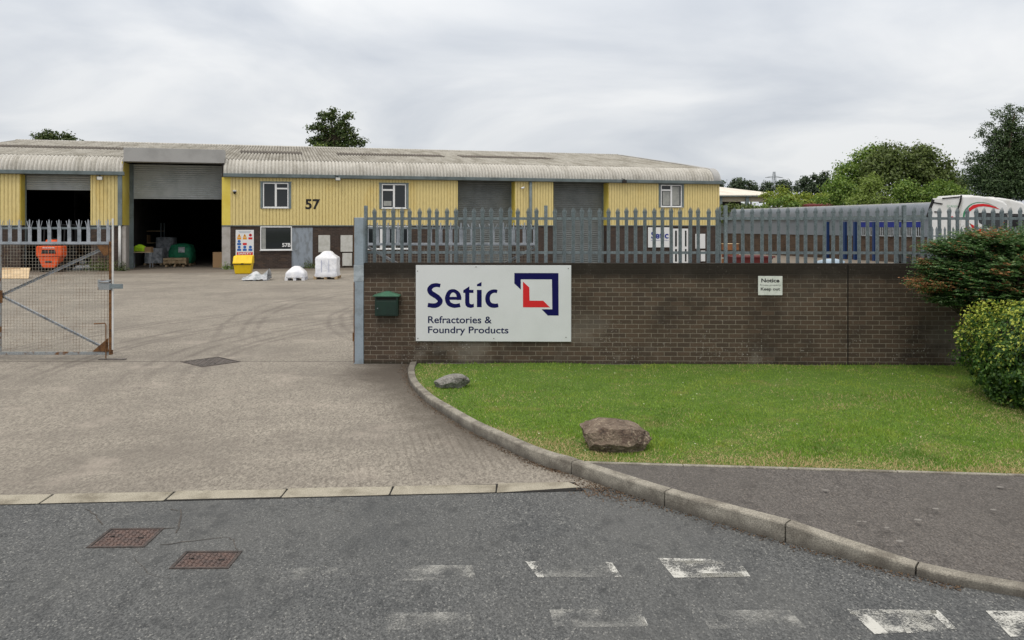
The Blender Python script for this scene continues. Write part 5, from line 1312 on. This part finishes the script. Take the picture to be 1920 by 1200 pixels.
def tree(name, label, cat, x, Y, ybase_z, blobs_px, leafm, leaf=.25, per=1.6, cr=.5, npc=26, seed=1, group=None, trunk_r=.2, limbs=9, hollow=.5):
    """blobs_px: (px x, px y, px rx, px ry[, dY]) measured at distance Y"""
    s = Y/F_PX; ox = (x-CX)*s; r = np.random.RandomState(seed)
    t = thing(name, label, cat, (ox, Y, ybase_z), 0, group)
    B = []
    for b in blobs_px:
        dY = b[4] if len(b) > 4 else 0
        rx = b[2]*s; rz = b[3]*s; B.append(((b[0]-CX)*s-ox, dY, CAMZ-(b[1]-HY)*s-ybase_z, rx, min(rx,max(rz,.6*rx)), rz))
    P, N_, cent = clumps(B, per*.9, cr, npc, r, hollow)
    leaves('crown', P, N_, leaf, leafm, t, r)
    zmin = min(b[2]-b[5] for b in B); zc_ = np.mean([b[2] for b in B]); cx_ = np.mean([b[0] for b in B])
    mb = MB(); fork = max(.6, zmin+.2*(zc_-zmin))
    mb.tube([(0,0,-.1),(cx_*.1,0,fork*.5),(cx_*.3,0,fork),(cx_*.7,0,zc_),(cx_,0,zc_+(zc_-zmin)*.15)], trunk_r, 7, trunk_r*.2)
    idx = r.choice(len(cent), min(limbs,len(cent)), replace=False)
    for i in idx:
        c = cent[i]; st = np.array([cx_*.35,0,fork+(zc_-fork)*r.uniform(0,.7)]); md = (st+c)/2+np.array([0,0,.1*(zc_-zmin)])
        mb.tube([tuple(st),tuple(md),tuple(c)], trunk_r*.4, 5, trunk_r*.08)
    mb.build('trunk', m_bark, t, smooth=True); return t
# trees above the roof
tree('broadleaf_tree', 'dark broadleaf tree rising alone above the middle of the long roof', 'tree', 630, 78, 0,
     [(612,220,16,12),(636,226,18,13),(598,238,15,9),(628,245,26,12),(606,258,18,9),(652,258,16,10),(670,268,14,7),(630,272,34,8),(592,268,14,7),(624,209,9,5),(655,215,8,5),(583,240,7,4),(586,264,7,4),(660,240,10,6)], L_dark, leaf=.25, per=2.3, cr=.38, npc=22, seed=3, trunk_r=.35, limbs=34, hollow=.1)
tree('broadleaf_tree', 'small round green treetop showing above the roof at the far left', 'tree', 88, 80, 0, [(88,258,18,13),(77,263,12,9),(100,262,10,9),(88,275,25,12)], L_dark, leaf=.25, per=2.8, cr=.42, npc=26, seed=4)
tree('broadleaf_tree', 'second smaller treetop just right of the round one above the left roof', 'tree', 124, 80, 0, [(124,263,11,11),(128,275,16,10)], L_dark, leaf=.25, per=2.8, cr=.4, npc=26, seed=5)
tree('broadleaf_tree', 'smallest treetop barely clearing the roof ridge right of two others', 'tree', 152, 80, 0, [(152,270,9,7),(150,278,10,6)], L_dark, leaf=.25, per=2.8, cr=.4, npc=24, seed=6)
tree('shrub', 'light green leafy tips at the foot of the tree above the middle roof', 'shrub', 605, 70, 0, [(594,280,10,9),(613,281,8,8)], L_lite, leaf=.22, per=1.4, cr=.4, npc=16, seed=8)
# right side trees
tree('large_tree', 'large rounded brown green tree, biggest crown behind the grey building', 'tree', 1700, 63, 0,
     [(1695,300,58,28),(1655,318,36,30),(1740,318,48,32),(1700,345,80,40),(1765,345,40,30),(1670,285,24,12),(1720,284,26,12),(1785,352,22,18)], L_brown, leaf=.22, per=3.2, cr=.58, npc=46, seed=12, trunk_r=.5, limbs=10)
tree('broadleaf_tree', 'bright green open topped tree on the left flank of the large brown green tree', 'tree', 1612, 66, 0,
     [(1618,302,22,20),(1590,328,26,24),(1640,288,20,12),(1585,350,36,28),(1634,278,9,7),(1655,276,8,5),(1620,335,28,26)], L_mid, leaf=.2, per=2.8, cr=.46, npc=34, seed=13, trunk_r=.3)
tree('young_tree', 'light green young tree with pointed crown in front of the big crowns', 'tree', 1630, 57, 0,
     [(1634,336,10,13),(1632,350,18,15),(1628,366,28,18),(1640,380,36,14),(1612,378,28,12)], L_lite, leaf=.16, per=3.2, cr=.42, npc=36, seed=14, trunk_r=.2)
tree('broadleaf_tree', 'green bushy tree on the right flank of the large crown above the lorries', 'tree', 1765, 58, 0,
     [(1765,362,40,22),(1725,375,44,18),(1800,368,24,18),(1700,360,22,18)], L_mid, leaf=.18, per=3.4, cr=.42, npc=36, seed=15)
tree('tall_dark_tree', 'tall dark fine leaved tree reaching out of frame at the right edge', 'tree', 1895, 52, 0,
     [(1893,225,16,22),(1880,250,18,20),(1905,255,20,26),(1868,275,20,18),(1912,290,30,30),(1878,300,30,24),(1845,300,20,13),(1828,288,9,6),(1815,302,8,6),(1830,318,22,13),(1860,325,36,20),(1905,330,44,36),(1850,345,36,16),(1838,250,8,7),(1852,235,7,7),(1868,215,6,9),(1890,202,6,8),(1912,205,7,9),(1825,335,18,10),(1860,360,34,14),(1940,280,40,60),(1856,262,10,8),(1900,358,50,18),(1940,355,50,22),(1880,340,50,22)], L_deep, leaf=.12, per=3.1, cr=.30, npc=32, seed=16, trunk_r=.35, limbs=44, hollow=.1)
tree('broadleaf_tree', 'dense green bush tree between the young pointed tree and poplars', 'tree', 1575, 60, 0,
     [(1572,352,22,18),(1585,368,34,20),(1556,374,24,13)], L_mid, leaf=.2, per=2.2, cr=.42, npc=34, seed=17)
tree('yellow_green_shrub', 'yellow green shrub mass right of the pale roofed shed', 'shrub', 1480, 74, 0,
     [(1465,362,18,11),(1445,374,16,12),(1500,372,24,13),(1480,380,42,13),(1535,376,24,12),(1530,388,38,9)], L_yel, leaf=.22, per=2.1, cr=.42, npc=30, seed=18)
tree('dark_shrub', 'darker green shrub standing among the yellow green ones before the shed', 'shrub', 1460, 72, 0, [(1458,378,18,10),(1490,386,22,8),(1425,392,22,7)], L_mid, leaf=.2, per=2.2, cr=.4, npc=28, seed=19)
tree('climbing_shrub', 'brownish green shrub under the pale shed roof at the building corner', 'shrub', 1390, 70, 0, [(1372,393,22,11),(1408,394,26,10),(1360,405,20,14),(1400,408,40,13),(1440,402,20,11)], L_brown, leaf=.2, per=2, cr=.4, npc=28, seed=20)
far = [(1352,346,5,12,'tiny dark tree touching the gutter end of the yellow unit'),(1383,344,14,13,'far rounded tree, first right of the yellow unit'),(1408,349,13,13,'far rounded tree, second right of the yellow unit'),
       (1432,353,5,12,'slim far tree left of the pylon'),(1442,350,6,14,'slightly fuller far tree immediately left of the pylon'),(1470,348,15,12,'far flat topped tree right of the pylon'),
       (1495,351,5,13,'thin far poplar right of the flat topped tree'),(1512,346,10,20,'stout far poplar, second from the flat topped tree'),(1528,343,9,20,'far poplar with narrow waist left of the open topped one'),(1547,338,10,21,'tallest far poplar beside the bright green tree')]
for i, (x, y, rx, ry, lab) in enumerate(far):
    tree('distant_tree', lab, 'tree', x, 125, 0, [(x,y,rx,ry*.8),(x-rx*.2,y+ry*.5,rx,ry*.6),(x+rx*.2,y+ry*1.0,rx*.8,ry*.6)] , L_far, leaf=.34, per=2.2, cr=.42, npc=18, seed=30+i, group='row of small trees on the horizon', trunk_r=.2, limbs=4)
# low far-off scrub line behind everything on the right
def scrub():
    r = np.random.RandomState(77); n = 9000
    x = r.uniform(18, 110, n); z = np.abs(r.normal(0,1,n))*2.2+.2+1.2*np.sin(x*.35)*np.cos(x*.11); y = r.uniform(105,135,n)
    z = np.clip(z,.1,6.2)
    o = leaves('far_scrub', np.stack([x,y,z],1), np.tile([0,-.3,.6],(n,1)), .9, L_far, None, r)
    tag(o, 'distant mass of green scrub along the horizon on the right', 'scrub', kind='stuff')
scrub()

# hedge bush
def hedge():
    t = thing('hedge_bush', 'clipped rounded bush with yellow green upper leaves at the right edge of the lawn', 'bush', (7.33,9.8,0.03), 0)
    r = np.random.RandomState(21); N = 60000
    th = r.uniform(0,2*np.pi,N); ph = np.arccos(r.uniform(-.98,1,N))
    def rad(th, ph): 
        return 1
    dx = np.sin(ph)*np.cos(th); dy = np.sin(ph)*np.sin(th); dz = np.cos(ph)
    p = 4.2; k_ = (np.abs(dx)**p+np.abs(dy)**p+np.abs(dz)**p)**(-1/p)
    Rx, Ry, Rz = 1.50,1.36,.63
    lump = np.array([noise.noise((a*2.4,b*2.4,c*2.4)) for a,b,c in zip(dx*1.6,dy*1.6,dz)])
    lump2 = np.array([noise.noise((a*7,b*7,c*7+5)) for a,b,c in zip(dx*1.6,dy*1.6,dz)])
    f = k_*(1+.15*lump+.08*lump2)*(1-np.abs(r.normal(0,.06,N))+(r.rand(N)<.05)*r.uniform(0,.07,N))
    P = np.stack([dx*f*Rx, dy*f*Ry, .60+dz*f*Rz],1)
    M2 = 12000; t2 = r.uniform(0,2*np.pi,M2); z2 = r.uniform(.0,.62,M2); c2, s2 = np.cos(t2), np.sin(t2)
    k2 = (np.abs(c2)**3.4+np.abs(s2)**3.4)**(-1/3.4)*(1-np.abs(r.normal(0,.04,M2)))*(1+.05*np.sin(t2*7)+.03*np.sin(t2*17+z2*9))*.98
    P = np.concatenate([P, np.stack([c2*k2*Rx, s2*k2*Ry, z2],1)]); dx = np.concatenate([dx,c2]); dy = np.concatenate([dy,s2]); dz = np.concatenate([dz,0*c2]); lump = np.concatenate([lump,0*c2]); lump2 = np.concatenate([lump2,0*c2]); N += M2
    low = np.clip((.45-P[:,2])/.45,0,1); P[:,0] *= 1-.10*low; P[:,1] *= 1-.10*low; P[:,2] = np.maximum(P[:,2], r.uniform(.02,.12,N))
    up = np.clip((P[:,2]-.35)/.8,0,1)
    mixf = np.clip(up*.42*np.clip(.8+1.4*lump+1.2*lump2,.0,1.6)+.08*up,0.02,.8)
    leaves('foliage', P, np.stack([dx,dy,dz+.35],1)*1.2, .046, L_hedge, t, r, aspect=.6, mixf=mixf)
    mb = MB(); lumpy(mb, [(0,0,.0,.95,.85,2.5),(0,0,.2,1.12,1.02,3),(0,0,.5,1.42,1.3,3.2),(0,0,.85,1.36,1.24,3.2),(0,0,1.0,1.15,1.05,3),(0,0,1.05,.6,.6,2)], 3, 40, .06); mb.build('dark_core', M('hedge_core',(.018,.026,.012),(.03,.03,.018),sc=20,rough=1), t, smooth=True)  # solid dark core added inside the bush, closing the view through the leaves
    r2 = random.Random(4); st = MB()
    for i in range(14):
        a = r2.uniform(0,6.28); st.tube([(0.5*math.cos(a),.5*math.sin(a),-.05),(.8*math.cos(a),.8*math.sin(a),.4),(1.1*math.cos(a),1.0*math.sin(a),.8)],.02,5,.008)
    st.build('stem', m_bark, t)
hedge()
# spreading red-tipped shrub made of leaf sprays
def nandina():
    t = thing('red_tipped_shrub', 'spreading feathery shrub with red leaf tips leaning over the wall top', 'shrub', (7.3,12.15,0.0), 0)
    r = np.random.RandomState(22); s = 12.15/F_PX
    B = [(1850,455,46,11),(1800,470,44,14),(1900,470,44,18),(1775,500,34,12),(1850,500,60,26),(1920,510,50,36),(1765,533,36,12),(1790,515,40,24),(1830,520,60,30),(1830,545,60,22),(1900,555,50,24),(1800,560,34,10),(1950,480,40,40)]
    PP = []; NN = []; MX = []; LT = []
    stems = MB(); ends = []
    for (bx,by,rx,ry) in B:
        cx_, cz = (bx-CX)*s-7.3, CAMZ-(by-HY)*s; rx_, rz_ = rx*s, ry*s
        ns = int(140+rx*ry*.42)
        for i in range(ns):
            d = r.normal(size=3); d /= np.linalg.norm(d); q = np.array([cx_,r.uniform(-.1,.1),cz])+d*np.array([rx_,min(.55,rx_*1.2),rz_])*r.uniform(.35,1.08)
            q[1] = min(q[1], .55)
            out_ = q-np.array([.25,.1,1.0]); out_ = out_/np.linalg.norm(out_); out_[2] = out_[2]*.35-.02+r.normal()*.12; out_ /= np.linalg.norm(out_)
            L = r.uniform(.16,.34); side = np.cross(out_,[0,0,1]); side /= np.linalg.norm(side)
            top = 1.0 if q[2] > cz+rz_*.2 else .25
            redness = np.clip(r.normal(.0,.08)+ (.5 if (noise.noise((q[0]*2.2,q[1]*2,q[2]*4)) > .13 and top>.5) else 0) + (.5 if (bx<1780 and 525<by<545) else 0),0,.9)
            if i % 9 == 0: ends.append(q)
            for k_ in range(13):
                tt = (k_+1)/13; base = q+out_*L*tt; sg_ = 1 if k_%2 else -1
                ldir = out_*.6+side*sg_*.85+np.array([0,0,-.10]); ldir /= np.linalg.norm(ldir)
                ll = r.uniform(.045,.085)*(1.15-.5*tt); PP.append((base, ldir, ll)); MX.append(redness)
    n = len(PP); v = np.zeros((n,4,3))
    bs = np.array([p[0] for p in PP]); dr_ = np.array([p[1] for p in PP]); ll = np.array([p[2] for p in PP])[:,None]
    sd_ = np.cross(dr_, np.array([0,0,1])+.5*r.normal(size=(n,3))); sd_ /= np.linalg.norm(sd_,axis=1)[:,None]
    v[:,0] = bs; v[:,1] = bs+dr_*ll*.45+sd_*ll*.2; v[:,2] = bs+dr_*ll+np.array([0,0,-.006]); v[:,3] = bs+dr_*ll*.45-sd_*ll*.2
    me = bpy.data.meshes.new('foliage'); me.vertices.add(n*4); me.vertices.foreach_set('co', v.reshape(-1)); me.loops.add(n*4); me.loops.foreach_set('vertex_index', np.arange(n*4)); me.polygons.add(n); me.polygons.foreach_set('loop_start', np.arange(n)*4); me.update(calc_edges=True)
    at = me.attributes.new('mixf','FLOAT','POINT'); at.data.foreach_set('value', np.repeat(np.array(MX),4).astype(np.float32))
    me.materials.append(L_nan); o = bpy.data.objects.new('foliage', me); C.objects.link(o); o.parent = t
    for q in ends:
        a = r.uniform(-.25,.45); m_ = (np.array([a,0,0])+q)/2+np.array([-.1*q[0],0,.12])
        stems.tube([(a,r.uniform(-.2,.2),-.02),tuple(m_*np.array([.8,1,.9])),tuple(q)],.017,5,.004)
    stems.build('stem', m_bark, t)
nandina()
# weeds at the foot of the units
def weed(x, y, h, w_, lab, mat, seed):
    p = BF.w(U(x), -.25, 0); r = np.random.RandomState(seed); t = thing('weed', lab, 'weed', p, 0)
    n = int(160*h*w_*4)+60; P = r.normal(size=(n,3))*np.array([w_*.4,.12,.3*h]); P[:,2] = np.abs(P[:,2])+.02
    leaves('foliage', P, np.tile([0,0,.5],(n,1)), .075, mat, t, r)
    st = MB(); 
    for i in range(6): st.tube([(0,0,0),(r.normal()*w_*.2,0,h*.4),(r.normal()*w_*.35,0,h*r.uniform(.5,.95))],.008,4,.003)
    st.build('stem', m_bark, t)
weed(190, 500, .9, 1.1, 'straggly olive weeds against the brickwork left of the white downpipe', L_brown, 1)
weed(233, 505, .55, .35, 'dark weeds at the foot of the concrete pillar left of the tall door', L_dark, 2)
weed(426, 505, .45, .4, 'bright weeds by the pillar between tall door and grit bin', L_mid, 3)
weed(580, 503, .6, .5, 'dry green weeds at the bottom corner of the grey blue door', L_brown, 4)

# rocks
def rock(label, loc, sx, sy, sz, seed, mat, rz=0, tilt=0):
    r = random.Random(seed); bm = bmesh.new(); bmesh.ops.create_icosphere(bm, subdivisions=6, radius=1)
    pls = []
    for i in range(22):
        n = Vector((r.gauss(0,1),r.gauss(0,1),r.gauss(0,.6))).normalized(); pls.append((n, r.uniform(.80,1.08)))
    pls += [(Vector((-.80,-.1,.75)).normalized(), .84), (Vector((.06,-.10,1)).normalized(), .78), (Vector((-.5,-.8,.35)).normalized(), .90), (Vector((.55,-.75,-.3)).normalized(), .88), (Vector((-.1,-1,-.45)).normalized(), .84), (Vector((.8,.1,.62)).normalized(), .98)]
    for v in bm.verts:
        p = v.co.copy(); mxc = max(abs(p.x),abs(p.y),abs(p.z)); p = p/(mxc**.72)
        for n, d in pls:
            q = p.dot(n)
            if q > d: p -= n*(q-d)
        c_ = Vector((seed,seed*.3,0))
        k_ = noise.fractal(p*1.5+c_,1.0,2.1,4)*.075 + noise.fractal(p*11,.9,2.0,3)*.018
        p += p.normalized()*k_
        v.co = Vector((p.x*sx,p.y*sy,p.z*sz))
    me = bpy.data.meshes.new('rock'); bm.to_mesh(me); bm.free(); me.materials.append(mat)
    o = bpy.data.objects.new('rock', me); C.objects.link(o); o.location = loc; o.rotation_euler = (0,tilt,rz); tag(o, label, 'rock')
def rockmat(name, a, b, c):
    m, t, bs = newmat(name); k = NT(t); co = k.coord()
    col = k.mix(k.step(k.noise(co, 6, 6, .65), .38, .64), a, b); col = k.mix(k.step(k.noise(co, 22, 5, .7), .52, .66, 0, .85), col, c); col = k.mix(k.step(k.noise(co, 60, 3), .35, .7, 0, .5), col, (a[0]*.4,a[1]*.4,a[2]*.4))
    vo = k.n('ShaderNodeTexVoronoi', feature='DISTANCE_TO_EDGE'); k.l(k.coord((1,1,1.8),(.4,.2,.5)), vo.inputs['Vector']); vo.inputs['Scale'].default_value = 7
    col = k.mix(k.math('MULTIPLY', k.step(vo.outputs['Distance'], .0, .05, .8, 0), k.step(k.noise(co, 5, 3), .45, .6)), col, (.03,.024,.02))
    k.l(col, bs.inputs['Base Color']); bs.inputs['Roughness'].default_value = .95; k.bump(k.math('ADD', k.noise(co, 28, 6, .7), k.math('MULTIPLY', k.noise(co, 7, 4, .6, 1.5), 1.5)), 1, .022, bs); return m
px_, py_ = G(1158, 850, .10)
rock('large craggy brown boulder on the lawn close to the path edge', (px_, py_+.20, .185), .35, .27, .185, 8, rockmat('brown_rock', (.22,.17,.125),(.10,.066,.05),(.42,.35,.26)), .05, R(2))
px_, py_ = G(846, 729, .05)
rock('smaller pale grey rock near the kerb and wall end', (px_, py_+.14, .12), .24, .18, .105, 17, rockmat('grey_rock', (.30,.29,.27),(.15,.145,.13),(.42,.41,.38)), .1, R(-3))
